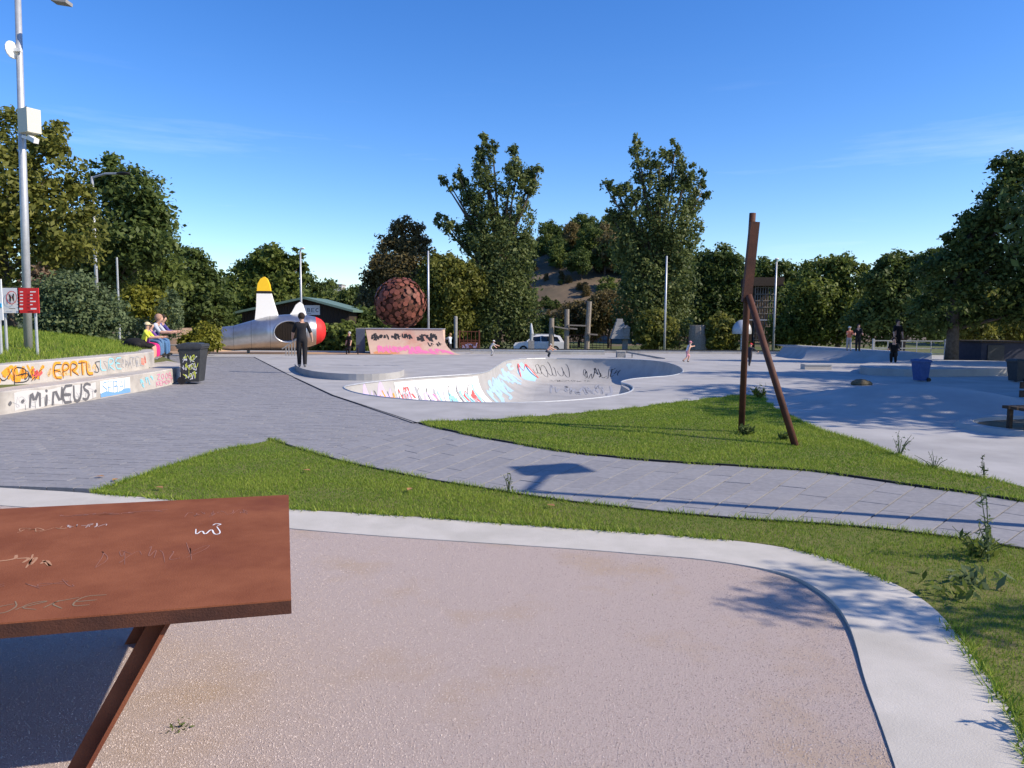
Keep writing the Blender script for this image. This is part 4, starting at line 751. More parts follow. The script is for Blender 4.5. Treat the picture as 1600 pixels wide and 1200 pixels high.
for wp in ([(-1.0, 1.1), (-.5, 1.5), (.1, 1.55), (.1, 1.1)], [(.16, 1.1), (.16, 1.55), (1.05, 1.56), (1.05, 1.1)], [(1.11, 1.1), (1.11, 1.56), (1.6, 1.5), (1.85, 1.1)]):
    for s_ in (-1, 1): mb = MB(); mb.add([(x, s_*(.912-.2*(z-1.04)/.64), z) for x, z in wp], [(0, 1, 2, 3)]); mb.build('window', M_glass, car)
mb = MB(); mb.add([(-1.2, -.75, 1.09), (-1.2, .75, 1.09), (-.6, .65, 1.53), (-.6, -.65, 1.53)], [(0, 1, 2, 3)]); [setattr(v, 'x', v.x-.03) for v in mb.v]; mb.build('windscreen', M_glass, car)
for x in (-1.4, 1.4):
    for s_ in (-1, 1):
        mb = MB(); mb.tube([(x, s_*.72, .36), (x, s_*.94, .36)], .37, 20); wq = mb.build('wheel', M_black, car); mb = MB(); mb.tube([(x, s_*.9, .36), (x, s_*.955, .36)], .22, 16); mb.build('rim', M_steel, wq)
for s_ in (-.7, .7): mb = MB(); mb.box((-2.2, s_, .8), (.12, .4, .16)); mb.build('headlight', M_glass, car); mb = MB(); mb.box((2.2, s_, .95), (.1, .3, .3)); mb.build('tail_light', M_red, car)
mb = MB(); mb.box((.5, -.6, 1.71), (1.9, .04, .04)); mb.box((.5, .6, 1.71), (1.9, .04, .04)); mb.build('roof_rail', M_steel, car)
# ---------------------------------------------------------------- sculptures and fences beyond the wall
def zpost(mb, px, y0, y1, d, wpx, lean=0): a = P(px, y1, d); b = P(px+lean, y0, d); a.z = -1.5; r_ = wpx/2/F*d; mb.tube([a, a.lerp(b, .5)+Vector((0, 0, 0)), b], [r_, r_*.92, r_*.85], 9)
ws = thing('timber_sculpture', 'weathered timber posts joined by planks beyond the boundary wall', 'sculpture', (P(890, 540, 64).x, 64, -1.4))
for px, y0, wd_, ln in ((861, 497, 9, 1), (885, 483, 8.5, 1), (916, 471, 9, 5)): mb = MB(); zpost(mb, px, y0, 546, 64, wd_, ln); mb.build('post', M_wood, ws, world=True)
for a, b in (((866, 510), (888, 514)), ((888, 508), (916, 509)), ((890, 513), (902, 514)), ((919, 522), (934, 523))): mb = MB(); mb.bar(P(*a, 63.7), P(*b, 63.7), .2, .12); mb.build('plank', M_wood, ws, world=True)
st = thing('stone_house_sculpture', 'grey carved house-shaped sculpture on a narrow pillar', 'sculpture', (P(970, 545, 62).x, 62, -1.4))
mb = MB(); mb.bar((st.location.x+.3, 62, -1.5), P(977, 530, 62), .42, .42); mb.build('pillar', M_stoneg, st, world=True)
for k in range(6): y0 = 529-5.2*k; hw = 14.5-1.9*k; a, b = P(968-hw, y0, 62), P(968+hw, y0-5.0, 62); mb = MB(); mb.box(((a.x+b.x)/2, 62, (a.z+b.z)/2), (b.x-a.x, 1.2-.13*k, b.z-a.z), taper=.9); mb.build('course', M_stoneg, st, world=True)
a = P(979, 519, 61.6); mb = MB(); mb.box(a, (.45, .5, .7)); mb.prism([a+Vector((-.3, 0, .35)), a+Vector((.3, 0, .35)), a+Vector((0, 0, .6))], (0, -.3, 0), (0, .3, 0)); mb.build('dormer', M_stoneg, st, world=True)
tr_ = thing('stump_sculpture', 'broad grey tree stump standing beyond the boundary wall', 'sculpture', (P(1088, 545, 60).x, 60, -1.4)); mb = MB(); a = P(1092, 546, 60); b = P(1088, 511, 60); mb.tube([(a.x, 60, -1.5), a.lerp(b, .5), b+Vector((.1, 0, .15))], [.82, .74, .62], 11); mb.build('trunk', M_wood, tr_, world=True)
sv = thing('slender_statue', 'small pale slender statue beside the parked car', 'sculpture', (P(830, 545, 63).x, 63, -1.4)); mb = MB(); a = P(830, 532, 63); mb.box((a.x, 63, (a.z-1.4)/2), (.5, .5, a.z+1.4)); mb.build('plinth', M_stoneg, sv, world=True); b = P(830, 505, 63); mb = MB(); mb.tube([a, a.lerp(b, .4)+Vector((.05, 0, 0)), a.lerp(b, .8), b], [.14, .17, .12, .05], 10); mb.build('figure', M_steel, sv, world=True)
dmx = thing('hooded_sculpture', 'pale grey dome on a slim pole beyond the boundary wall', 'sculpture', (P(1158, 545, 57).x, 57, -1.4)); a = P(1159, 518, 57); mb = MB(); mb.ell(a, (.75, .6, .9), 16, z0=-.2); mb.build('dome', M_steel, dmx, world=True, smooth=True); mb = MB(); mb.tube([(a.x, 57, -1.4), a], .08, 8); mb.bar(a+Vector((.5, 0, .9)), a+Vector((1.9, 0, .9)), .06); mb.build('pole', M_steel, dmx, world=True)
def fence(label, x0, x1, y0, y1, d, m, step, group=None, board=None):
    a, b = P(x0, y1, d), P(x1, y0, d); a.z = min(a.z, b.z-.8); t = thing('fence', label, 'fence', ((a.x+b.x)/2, d, a.z), 0, group); N = max(2, round((b.x-a.x)/step))
    for i in (0, N): x = a.x+(b.x-a.x)*i/N; mb = MB(); mb.bar((x, d, a.z-.6), (x, d, b.z+.1), .1); mb.build('post', m, t, world=True)
    for z in (a.z+.1, (a.z+b.z)/2, b.z): mb = MB(); mb.bar((a.x, d, z), (b.x, d, z), .05); mb.build('rail', m, t, world=True)
    for i in range(1, N): x = a.x+(b.x-a.x)*i/N; mb = MB(); mb.bar((x, d, a.z-.3), (x, d, b.z), .035); mb.build('picket', m, t, world=True)
    if board: mb = MB(); mb.box(((a.x+b.x)/2, d-.05, a.z+.25), (b.x-a.x-.2, .03, .6)); o = mb.build('board', M_rust, t, world=True); mb = MB(); scribble(mb, a.x+.15, a.z, b.x-a.x-.3, .45, .06, lambda u, v, lift=.004: Vector((u, d-.07-lift, v)), 9, 3); mb.build('graffiti', G_pur, o, world=True)
fence('rusty red gate panel with graffiti board near the ramp', 718, 749, 518, 545, 57, M_rust, .3, board=True)
fence('rusty red fence behind the timber sculpture', 868, 955, 524, 541, 70, M_rust, .35); fence('rusty red fence behind the parked car', 780, 826, 520, 541, 72, M_rust, .35); fence('rusty red fence right of the slim lamp post by stump', 1040, 1076, 527, 545, 66, M_rust, .4)
fence('white metal railing behind the bank ramp', 1364, 1478, 533, 553, 40, M_steel, .8)
tw = thing('lattice_tower', 'dark timber lattice tower with an overhanging flat roof', 'tower', (P(1195, 540, 63).x, 63, -1.4)); a, b = P(1178, 500, 63), P(1212, 446, 63)
for x in (a.x, b.x):
    for y in (63, 65): mb = MB(); mb.bar((x, y, -1.5), (x, y, b.z), .22); mb.build('post', M_dwood, tw, world=True)
c, d = P(1172, 447, 63), P(1222, 434, 63); mb = MB(); mb.box(((c.x+d.x)/2, 64, (c.z+d.z)/2), (d.x-c.x, 3.2, d.z-c.z)); mb.build('roof', M_dwood, tw, world=True)
for k in range(9):
    f_ = k/8; mb = MB(); mb.bar((a.x+(b.x-a.x)*f_, 62.9, 0), (a.x+(b.x-a.x)*f_, 62.9, b.z), .06); mb.build('batten', M_wood, tw, world=True)
    mb = MB(); mb.bar((a.x, 62.85, .2+(b.z-.4)*f_), (b.x, 62.85, .2+(b.z-.4)*f_), .06); mb.build('batten', M_wood, tw, world=True)
mb = MB(); mb.box(((a.x+b.x)/2, 64.5, b.z/2), (b.x-a.x-.1, .1, b.z)); mb.build('back_panel', M_dwood, tw, world=True)
hut = thing('dark_hut', 'dark blue hut in shade behind the far right bin', 'hut', (P(1560, 560, 36).x, 36, zg(36))); a = hut.location
mb = MB(); mb.box(a+Vector((.4, 1.2, .5)), (2.4, 2.2, 1.1)); mb.build('wall', mat('hut_blue', (.02, .025, .05), (.03, .035, .06), 5, .7), hut, world=True); mb = MB(); mb.box(a+Vector((.4, 1.2, 1.1)), (2.6, 2.4, .08)); mb.build('roof', M_dwood, hut, world=True); mb = MB(); mb.box(a+Vector((-.1, .08, .5)), (.8, .05, .9)); mb.build('door', M_bin, hut, world=True)
pt_ = thing('picnic_table', 'grey wooden picnic table behind the seated people', 'table', P(282, 540, 30)); a = Vector((pt_.location.x, 30, zg(30))); pt_.location = a
for k in range(4): mb = MB(); mb.box(a+Vector((0, -.3+.2*k, .78)), (1.9, .18, .05)); mb.build('plank', M_wood, pt_, world=True)
for x in (-.7, .7):
    for y in (-.5, .5): mb = MB(); mb.bar(a+Vector((x, y, 0)), a+Vector((x, y*.4, .76)), .09, .05); mb.build('leg', M_wood, pt_, world=True)
mo = struct(MB().ell((P(303, 510, 52).x, 52, -.9), (2.6, 2.4, 2.3), 20).build('sand_mound', M_tan, None, smooth=True))
for v in mo.data.vertices:
    if v.co.z > .95: v.co.z = .95+(v.co.z-.95)*.15
# distant buildings on the horizon
for x, y0, wpx, hpx, d, lb in ((345, 438, 20, 13, 420, 'far apartment block above the left trees'), (520, 446, 34, 6, 520, 'far pale row of buildings on the left horizon')):
    a = P(x, y0, d); t = thing('far_building', lb, 'building', (a.x, d, -1.4)); wx, hz = wpx/F*d, a.z+1.4; mb = MB(); mb.box((0, 0, hz/2), (wx, 12, hz)); mb.build('wall', mat('far_wall', (.42, .40, .40)), t)
    mb = MB(); mb.box((0, 0, hz+.4), (wx*1.04, 12.6, .8)); mb.build('roof', M_stoneg, t)
    for r_ in range(3):
        for k in range(6): mb = MB(); mb.box((-wx/2+wx*(k+.5)/6, -6.05, hz-2-3*r_), (wx/11, .2, 1.5)); mb.build('window', M_glass, t)

# ---------------------------------------------------------------- trees
LEAFK, LEAFS = 2.2, .66
def leafcloud(blobs, N, size, rr, zs=.75, up=.35):
    N = int(N*LEAFK); size *= LEAFS
    B = np.array(blobs, float); wt = (B[:, 3]*B[:, 4]*B[:, 5])**(2/3); wt /= wt.sum(); out = []; tints = []
    for b, q in zip(B, wt):
        k = max(40, int(N*q)); nc = max(5, int(k/45)); d = rr.normal(size=(nc, 3)); d /= np.linalg.norm(d, axis=1)[:, None]
        rad = rr.uniform(.45, 1.08, nc)**.6; cen = b[:3]+d*rad[:, None]*b[3:]; ct = rr.uniform(0, 1, nc)
        ci = rr.integers(0, nc, k); sg_ = np.clip(b[3:].min()*.21, .1, 1.0); p = cen[ci]+rr.normal(size=(k, 3))*sg_*np.array([1, 1, zs])
        nn = d[ci]*.6+rr.normal(size=(k, 3))*.7; nn[:, 2] += up; out.append((p, nn)); tints.append(np.clip(ct[ci]*.6+rr.uniform(0, .4, k), 0, 1))
    p = np.concatenate([o[0] for o in out]); nn = np.concatenate([o[1] for o in out]); nn /= np.linalg.norm(nn, axis=1)[:, None]; k = len(p)
    a = np.cross(nn, rr.normal(size=(k, 3))); a /= np.linalg.norm(a, axis=1)[:, None]; b = np.cross(nn, a); s = size*rr.uniform(.4, 1.45, k)[:, None]
    V = np.stack([p-a*s, p-b*s*.55+nn*s*.1, p+a*s, p+b*s*.55+nn*s*.1], 1).reshape(-1, 3); return V, np.concatenate(tints)
def tree(name, label, cat, d, base, blobs, N, size, lm, trunk=.2, seed=1, depth=.8, group=None, limbs=True, zs=.75):
    rr = np.random.default_rng(seed); bx, by_, bz = base; t = thing(name, label, cat, base, 0, group); bl = []
    for (px, py, rx, ry) in blobs:
        c = P(px, py, d); s = d/F; bl.append((c.x, d+rr.uniform(-.5, .5)*rx*s*depth, c.z, rx*s, max(rx, ry*.6)*s*depth, ry*s))
    V, ti = leafcloud(bl, N, size, rr, zs); V -= np.array(base); o = link('crown', npmesh('crown', V, 4, ti), lm, t)
    if trunk:
        mb = MB(); top = Vector((np.mean([q[0] for q in bl])*.5+bx*.5, d, max(q[2] for q in bl)))-Vector(base)
        mid = Vector((rr.normal()*.2, 0, top.z*.4)); mb.tube([(0, 0, -.5), (0, 0, top.z*.12), mid, top*.75], [trunk*1.25, trunk, trunk*.7, trunk*.15], 9)
        if limbs:
            for q in bl:
                e = Vector(q[:3])-Vector(base); zs = max(.1, min(e.z*.55, top.z*.6)); s = Vector((mid.x*min(1, zs/max(.1, mid.z)), 0, zs)); mb.tube([s, s.lerp(e, .5)+Vector((0, 0, -.1*e.length*.3)), e], [trunk*.4, trunk*.28, trunk*.1], 6)
        mb.build('trunk', M_bark, t, smooth=True)
    return t
L_ol = leafmat('leaf_olive', (.085, .105, .02), (.26, .26, .055), .45); L_dk = leafmat('leaf_dark', (.04, .07, .018), (.14, .185, .045), .4); L_md = leafmat('leaf_mid', (.06, .095, .02), (.19, .23, .048), .42); L_gg = leafmat('leaf_greygreen', (.08, .12, .055), (.19, .24, .11), .4); L_yl = leafmat('leaf_yellowgreen', (.12, .14, .018), (.28, .27, .035)); L_br = leafmat('leaf_brown', (.075, .065, .026), (.22, .17, .065), .4); L_pp = leafmat('leaf_poplar', (.04, .07, .02), (.20, .235, .075), .38); L_dry = leafmat('leaf_dry', (.13, .09, .06), (.27, .19, .13))
def gb(px, d, z=-1.4): return (P(px, 500, d).x, d, z)
tree('olive_tree', 'large olive-green tree on the bank behind the camera mast', 'tree', 27, gb(15, 27, 1.4), [(30, 300, 75, 80), (85, 270, 45, 50), (20, 215, 45, 40), (80, 215, 35, 25), (-50, 300, 90, 110), (100, 360, 60, 60), (30, 400, 70, 60), (120, 320, 30, 40)], 9500, .15, L_ol, .22, 3)
tree('broad_tree', 'dark green broadleaf tree beside the left street lamp', 'tree', 37, gb(170, 37, .2), [(170, 275, 32, 28), (205, 300, 45, 35), (195, 350, 60, 50), (225, 385, 50, 35), (150, 400, 60, 60), (255, 380, 25, 18), (230, 335, 25, 30)], 9000, .2, L_dk, .25, 4)
tree('back_tree', 'deep green tree in shade beneath the left street lamp', 'tree', 42, gb(215, 42, -.4), [(180, 440, 70, 45), (235, 440, 50, 40), (120, 430, 60, 50)], 7000, .22, L_md, .2, 5)
tree('shrub', 'dense grey-green shrub on the bank above the seating wall', 'shrub', 24, gb(130, 24, 1.2), [(130, 490, 55, 40), (95, 510, 45, 35), (165, 510, 32, 32), (110, 455, 40, 30), (70, 480, 40, 50)], 9000, .10, L_gg, .05, 6)
tree('dry_shrub', 'dry tan shrub behind the notice sign', 'shrub', 26, gb(70, 26, 1.5), [(66, 450, 26, 32), (90, 470, 25, 25)], 2200, .10, L_dry, .05, 7)
tree('yellow_shrub', 'bright yellow-green shrub behind the seated people', 'shrub', 34, gb(228, 34, -.2), [(228, 478, 36, 26), (205, 495, 25, 22), (250, 490, 20, 18)], 4500, .14, L_yl, .05, 8)
tree('grey_shrub', 'grey leafless-looking shrub behind the seated man', 'shrub', 32, gb(215, 32, 0), [(205, 520, 25, 25), (268, 490, 18, 35), (240, 520, 25, 20)], 2500, .10, L_gg, .05, 9)
tree('yellow_bush', 'round yellow-green bush left of the silver aircraft', 'shrub', 41, gb(322, 41, -.4), [(316, 527, 22, 20), (300, 535, 18, 14), (328, 535, 16, 14)], 3500, .13, L_yl, .05, 10)
tree('round_tree', 'rounded dark green tree left of the silver aircraft', 'tree', 55, gb(300, 55, -.7), [(295, 420, 35, 30), (315, 445, 30, 35), (290, 465, 50, 40), (335, 480, 35, 35), (260, 480, 40, 40)], 10000, .25, L_dk, .25, 11)
tree('green_tree', 'tall mid green tree behind the yellow-tipped fin', 'tree', 78, gb(415, 78), [(425, 405, 28, 18), (400, 430, 38, 28), (440, 440, 25, 35), (380, 460, 38, 35), (465, 420, 14, 28), (430, 480, 50, 35), (365, 495, 30, 25)], 11000, .32, L_md, .3, 12)
for k, (px, py, rx, d, lm_, lb) in enumerate(((520, 475, 38, 88, L_md, 'low green tree behind the shed roof'), (560, 468, 32, 80, L_dk, 'low dark tree right of the shed roof'), (500, 462, 22, 120, L_dk, 'far dark tree seen above the shed ridge'), (575, 500, 38, 62, L_dk, 'dark tree left of the rusty sphere'), (540, 525, 40, 56, L_md, 'green bush at the right end of the shed'))):
    tree('park_tree', lb, 'tree', d, gb(px, d), [(px, py, rx, 20), (px-15, py+18, rx*.8, 22), (px+16, py+20, rx*.8, 22)], 4500, .28, lm_, .15, 20+k)
tree('autumn_tree', 'brownish green tree rising behind the rusty sphere', 'tree', 70, gb(630, 70), [(632, 365, 26, 24), (615, 395, 30, 28), (655, 385, 22, 18), (595, 425, 26, 30), (640, 430, 45, 35), (590, 470, 30, 35), (625, 490, 60, 40)], 12000, .26, L_br, .3, 13)
tree('autumn_tree', 'yellowing tree right of the rusty sphere and its lamp post', 'tree', 66, gb(695, 66), [(690, 420, 30, 22), (700, 450, 32, 40), (670, 470, 30, 40), (705, 495, 34, 35), (735, 440, 26, 30)], 10000, .26, L_ol, .25, 14)
tree('poplar', 'tall poplar with forked crown left of the wooded hill', 'poplar', 68, gb(775, 68), [(752, 225, 9, 26), (756, 262, 15, 30), (770, 235, 8, 20), (762, 305, 22, 34), (800, 250, 13, 24), (805, 285, 19, 32), (824, 290, 16, 26), (841, 267, 9, 9), (714, 268, 8, 10), (722, 285, 12, 14), (735, 308, 16, 18), (693, 282, 7, 7), (704, 290, 9, 9), (685, 343, 10, 11), (700, 352, 14, 12), (722, 362, 18, 14), (745, 340, 20, 22), (748, 380, 24, 24), (770, 365, 28, 40), (808, 345, 24, 34), (790, 400, 38, 40), (822, 380, 14, 24), (765, 440, 36, 40), (800, 450, 36, 45), (775, 500, 46, 40), (815, 500, 30, 40)], 16000, .24, L_pp, .45, 15, .9, zs=1.25)
tree('poplar', 'broad poplar with many upright limbs right of the wooded hill', 'poplar', 68, gb(1022, 68), [(990, 228, 9, 16), (1000, 255, 15, 28), (1030, 252, 12, 22), (1054, 240, 10, 20), (1056, 275, 17, 32), (1074, 270, 12, 24), (1080, 305, 18, 28), (1100, 278, 8, 16), (1096, 300, 10, 14), (1020, 300, 24, 38), (985, 300, 14, 26), (960, 290, 12, 10), (945, 290, 7, 6), (968, 308, 14, 14), (956, 338, 12, 12), (972, 345, 18, 18), (1000, 350, 28, 30), (1045, 345, 32, 36), (1082, 345, 16, 28), (980, 385, 24, 26), (1020, 395, 40, 38), (1060, 390, 28, 34), (1010, 440, 42, 40), (1050, 440, 36, 40), (1000, 490, 40, 40), (1045, 495, 40, 40)], 16000, .24, L_pp, .45, 16, .9, zs=1.25)
mid = [(852, 522, 26, 74, L_dk, 'dark tree behind the parked car'), (905, 500, 40, 86, L_br, 'brown leaved tree behind the timber sculpture'), (952, 482, 36, 84, L_br, 'brownish shrubby tree left of the broad poplar'), (1025, 512, 26, 61, L_ol, 'clipped bushy hedge beside the slim lamp post'), (1125, 520, 22, 60, L_ol, 'clipped hedge right of the tree stump'), (725, 510, 36, 76, L_dk, 'dark tree at the foot of the forked poplar')]
for k, (px, py, rx, d, lm_, lb) in enumerate(mid): tree('park_tree', lb, 'tree', d, gb(px, d), [(px, py, rx, 24), (px-rx*.5, py+12, rx*.7, 22), (px+rx*.5, py+10, rx*.7, 22), (px, py-14, rx*.6, 15)], 5500, .22, lm_, .15, 40+k)
tree('leafy_tree', 'leafy dark tree left of the lattice tower', 'tree', 72, gb(1128, 72), [(1120, 405, 30, 22), (1140, 425, 32, 26), (1105, 440, 32, 30), (1140, 465, 42, 35), (1110, 490, 40, 35), (1160, 500, 35, 35)], 10000, .27, L_dk, .25, 17)
tree('leafy_tree', 'leafy tree behind the lattice tower and lamp post', 'tree', 76, gb(1200, 76), [(1190, 425, 18, 20), (1225, 425, 25, 18), (1245, 450, 30, 28), (1200, 480, 45, 35), (1250, 490, 35, 40)], 8000, .28, L_dk, .25, 18)
tree('leafy_tree', 'green tree with some yellow leaves behind the bank ramp', 'tree', 60, gb(1310, 60), [(1310, 415, 26, 18), (1285, 430, 30, 24), (1330, 440, 25, 26), (1265, 465, 38, 35), (1320, 480, 40, 35), (1290, 510, 55, 25), (1240, 515, 35, 25)], 11000, .24, L_md, .25, 19)
tree('leafy_tree', 'dark spreading tree behind the white railing', 'tree', 52, gb(1410, 52), [(1405, 415, 30, 20), (1385, 440, 32, 28), (1435, 425, 35, 25), (1460, 410, 28, 18), (1420, 470, 50, 35), (1380, 500, 45, 35), (1450, 500, 45, 30)], 12000, .22, L_dk, .25, 21)
tree('leafy_tree', 'large dark tree with a bare twig towering over the right bins', 'tree', 36, gb(1490, 36, -.3), [(1575, 262, 26, 24), (1600, 300, 45, 45), (1560, 320, 38, 38), (1530, 350, 32, 28), (1510, 375, 32, 22), (1580, 390, 60, 45), (1530, 410, 50, 35), (1490, 430, 45, 35), (1640, 350, 60, 80), (1560, 460, 60, 45), (1480, 480, 50, 35), (1620, 470, 50, 50)], 17000, .17, L_dk, .28, 22)
tree('low_tree', 'low leafy tree above the dark blue hut', 'tree', 41, gb(1560, 41, -.4), [(1570, 490, 45, 35), (1610, 510, 40, 40), (1520, 505, 35, 30)], 5000, .18, L_ol, .15, 23)
# trees beyond the right edge that shade the plaza and the gravel
for k, (x, y, h, r_) in enumerate(((19.5, 12.6, 10, 3.6), (24, 18, 11, 4.2), (20.5, 22.5, 9, 3.4), (29, 26.5, 11, 4.0))):
    rr = np.random.default_rng(60+k); t = thing('shade_tree', 'tall leafy tree shading the right of the skate plaza', 'tree', (x, y, -.1), 0, 'trees along the right edge of the plaza')
    V, ti = leafcloud([(rr.normal()*1.6, rr.normal()*1.2, h*.62+rr.normal()*1.2, r_*.6, r_*.6, r_*.5) for _ in range(9)], 9000, .22, rr); link('crown', npmesh('crown', V, 4, ti), L_dk, t)
    mb = MB(); mb.tube([(0, 0, -.3), (.1, 0, h*.35), (0, .1, h*.75)], [.3, .22, .06], 9); mb.build('trunk', M_bark, t, smooth=True)
rr = np.random.default_rng(77); t = thing('sapling', 'slender young tree beside the gravel and kerb', 'tree', (7.6, 2.9, 0)); V, ti = leafcloud([(.2, -.1, 3.0, .5, .3, .3), (-.4, .1, 2.6, .5, .25, .2), (.5, .2, 2.4, .4, .3, .2), (-.1, 0, 3.5, .3, .3, .25), (-.2, -.4, 2.2, .4, .25, .15), (-.5, .2, 3.9, .45, .3, .2), (-.9, .1, 3.3, .4, .25, .15), (.1, .5, 4.3, .4, .3, .2)], 1100, .06, rr); link('crown', npmesh('crown', V, 4, ti), L_dk, t)
mb = MB(); mb.tube([(0, 0, -.2), (.05, 0, 1.6), (0, .1, 4.3)], [.04, .03, .01], 7); [mb.tube([(0.03, 0, 1.5+.25*k), (c_, s_, 2.2+.25*k)], [.015, .005], 5) for k, (c_, s_) in enumerate(((.5, .2), (-.5, .1), (.2, -.1), (-.2, -.4)))]; mb.build('trunk', M_bark, t)
# wooded hill
hill = []; HX, HY = 18.0, 185.0
def hz(x, y): return -1.6+21*math.exp(-((x-HX)/34)**2-((y-HY)/38)**2)
gx = np.linspace(HX-110, HX+110, 60); gy = np.linspace(HY-95, HY+100, 50); vs = [(x, y, hz(x, y)+random.uniform(-.3, .3)) for y in gy for x in gx]
me = bpy.data.meshes.new('hill'); me.from_pydata(vs, [], [(j*60+i, j*60+i+1, (j+1)*60+i+1, (j+1)*60+i) for j in range(49) for i in range(59)]); struct(link('hill', me, mat('hill_scrub', (.10, .078, .055), (.16, .12, .08), .25, .95, 1, 2, c3=(.06, .06, .035), s3=.12), None, True))
protos = []
for k, lm_ in enumerate((L_dk, L_md, L_br)):
    rr = np.random.default_rng(90+k); V, ti = leafcloud([(rr.normal()*1.3, rr.normal()*1.3, 4.5+rr.normal()*1.2, 2.0, 2.0, 1.8) for _ in range(7)], 2600, .42, rr); m_ = npmesh('crown', V, 4, ti); m_.materials.append(lm_)
    mb = MB(); mb.tube([(0, 0, -1), (0, 0, 2), (.2, 0, 5)], [.3, .22, .08], 7); tm = mb.build('trunk', M_bark); me = tm.data; bpy.data.objects.remove(tm); protos.append((m_, me))
nt_ = 0; rr = random.Random(5)
def far_tree(x, y, z, s, k, lab, grp):
    lab = lab.replace('dark', ('dark green', 'mid green', 'brown leaved')[k]) if 'scrub' not in grp else lab
    t = thing('far_tree', lab, 'tree', (x, y, z), rr.uniform(0, 6), grp); t.scale = (s, s, s*rr.uniform(.9, 1.2))
    for nme, m_ in zip(('crown', 'trunk'), protos[k]): o = bpy.data.objects.new(nme, m_); C.objects.link(o); o.parent = t
for k in range(360):
    x, y = HX+rr.uniform(-40, 45), HY+rr.uniform(-55, 25); z = hz(x, y); px = 800+x/y*F
    py_ = 500-(z-1.75)/y*F; bare = 800 < px < 945 and y < HY-5 and py_ > 414+max(0, px-830)*.42
    if bare: far_tree(x, y, z-.3, rr.uniform(.12, .3), rr.choice((0, 2)), 'low scrub bush on the bare hill slope', 'scrub on the bare slope'); continue
    if z < 2 or bare: continue
    far_tree(x, y, z-.4, rr.uniform(.65, 1.0), rr.choice((0, 0, 1, 1, 2)), 'small dark tree growing on the wooded hill between the poplars', 'trees on the wooded hill')
for k in range(60):
    y = rr.uniform(95, 130); x = rr.uniform(-75, 80)
    if 795 < 800+x/y*F < 965: continue
    far_tree(x, y, -1.4, rr.uniform(.8, 1.3), rr.choice((0, 0, 1)), 'dark tree in the belt of woodland behind the park', 'belt of trees behind the park')

# ---------------------------------------------------------------- grass, gravel stones, weeds
def blades(name, poly, dens, h0, h1, wd, m, zoff=.008, lab='', near=None, hole=None):
    xs_ = [p.x for p in poly]; ys_ = [p.y for p in poly]; x0, x1, y0, y1 = max(min(xs_), -13), min(max(xs_), 13), max(min(ys_), 2.5), min(max(ys_), 24)
    N = int((x1-x0)*(y1-y0)*dens); x = rng.uniform(x0, x1, N); y = rng.uniform(y0, y1, N)
    bare_ = np.sin(x*1.1+1.7*np.sin(y*.9+1))+np.sin(y*1.9+1.3*np.sin(x*1.6)); keep = inpoly(x, y, poly) & (rng.random(N) < np.clip(1.25-.55*np.clip(bare_-.9, 0, 2), .3, 1)) & (np.abs(x)/np.maximum(y, .1) < .78) & (rng.random(N) < np.clip(7.0/y, .25, 1)); x, y = x[keep], y[keep]; N = len(x)
    cl = np.sin(x*2.1+np.sin(y*1.7)*2)*np.sin(y*2.6+np.sin(x*1.3)*2)*.5+.5; h = rng.uniform(h0, h1, N)*(.65+.6*cl); a = rng.uniform(0, 2*np.pi, N); la = rng.uniform(0, 2*np.pi, N); ln = h*rng.uniform(.1, .8, N)
    z = np.where(y > 22, -.02*(y-22), 0)+zoff-.004; w2 = wd*rng.uniform(.6, 1.3, N)*np.clip(y/7, .8, 2.2)
    V = np.stack([np.stack([x-np.cos(a)*w2, y-np.sin(a)*w2, z], 1), np.stack([x+np.cos(a)*w2, y+np.sin(a)*w2, z], 1), np.stack([x+np.cos(la)*ln, y+np.sin(la)*ln, z+h], 1)], 1).reshape(-1, 3)
    ti = np.clip(rng.random(N)*.7+.4*(cl-.3), 0, 1); o = link(name, npmesh(name, V, 3, ti), m); tag(o, lab, 'grass', None, 'stuff'); return o
def edge_tufts(lines, nm, lab):
    X = []; Y = []
    for ln in lines:
        q = np.array([(p.x, p.y) for p in ln if abs(p.x) < 13 and 2 < p.y < 22]); 
        if len(q) < 2: continue
        d = np.linalg.norm(np.diff(q, axis=0), axis=1)
        for (a, b), L in zip(zip(q, q[1:]), d):
            n_ = int(L*420); t_ = rng.random(n_); off = rng.normal(size=(n_, 2))*.022; gate = (np.sin((a[0]+t_*(b[0]-a[0]))*9)+np.sin((a[1]+t_*L)*5.3)) > -.6; p_ = (a+(b-a)*t_[:, None]+off)[gate]; X += list(p_[:, 0]); Y += list(p_[:, 1])
    x = np.array(X); y = np.array(Y); N = len(x); h = rng.uniform(.02, .075, N); a = rng.uniform(0, 6.28, N); z = np.full(N, .0)
    V = np.stack([np.stack([x-np.cos(a)*.005, y-np.sin(a)*.005, z], 1), np.stack([x+np.cos(a)*.005, y+np.sin(a)*.005, z], 1), np.stack([x+rng.normal(size=N)*.035, y+rng.normal(size=N)*.035, z+h], 1)], 1).reshape(-1, 3)
    tag(link(nm, npmesh(nm, V, 3, rng.random(N)), M_grass), lab, 'grass', None, 'stuff')
edge_tufts([lawnA+[lawnA[0]], lawnB+[lawnB[0]]], 'grass_fringe', 'ragged grass fringe along the edges of the lawns')
blades('grass', lawnA, 9000, .014, .036, .0035, M_grass, lab='short green grass between the paved path and the white kerb')
blades('grass', lawnB, 6000, .014, .038, .0045, M_grass, lab='short green grass around the rusty post sculpture')
bank = [Vector((p.x, p.y, 0)) for p in t3[6:]]+[Vector((-16, 24, 0)), Vector((-16, 10, 0))]
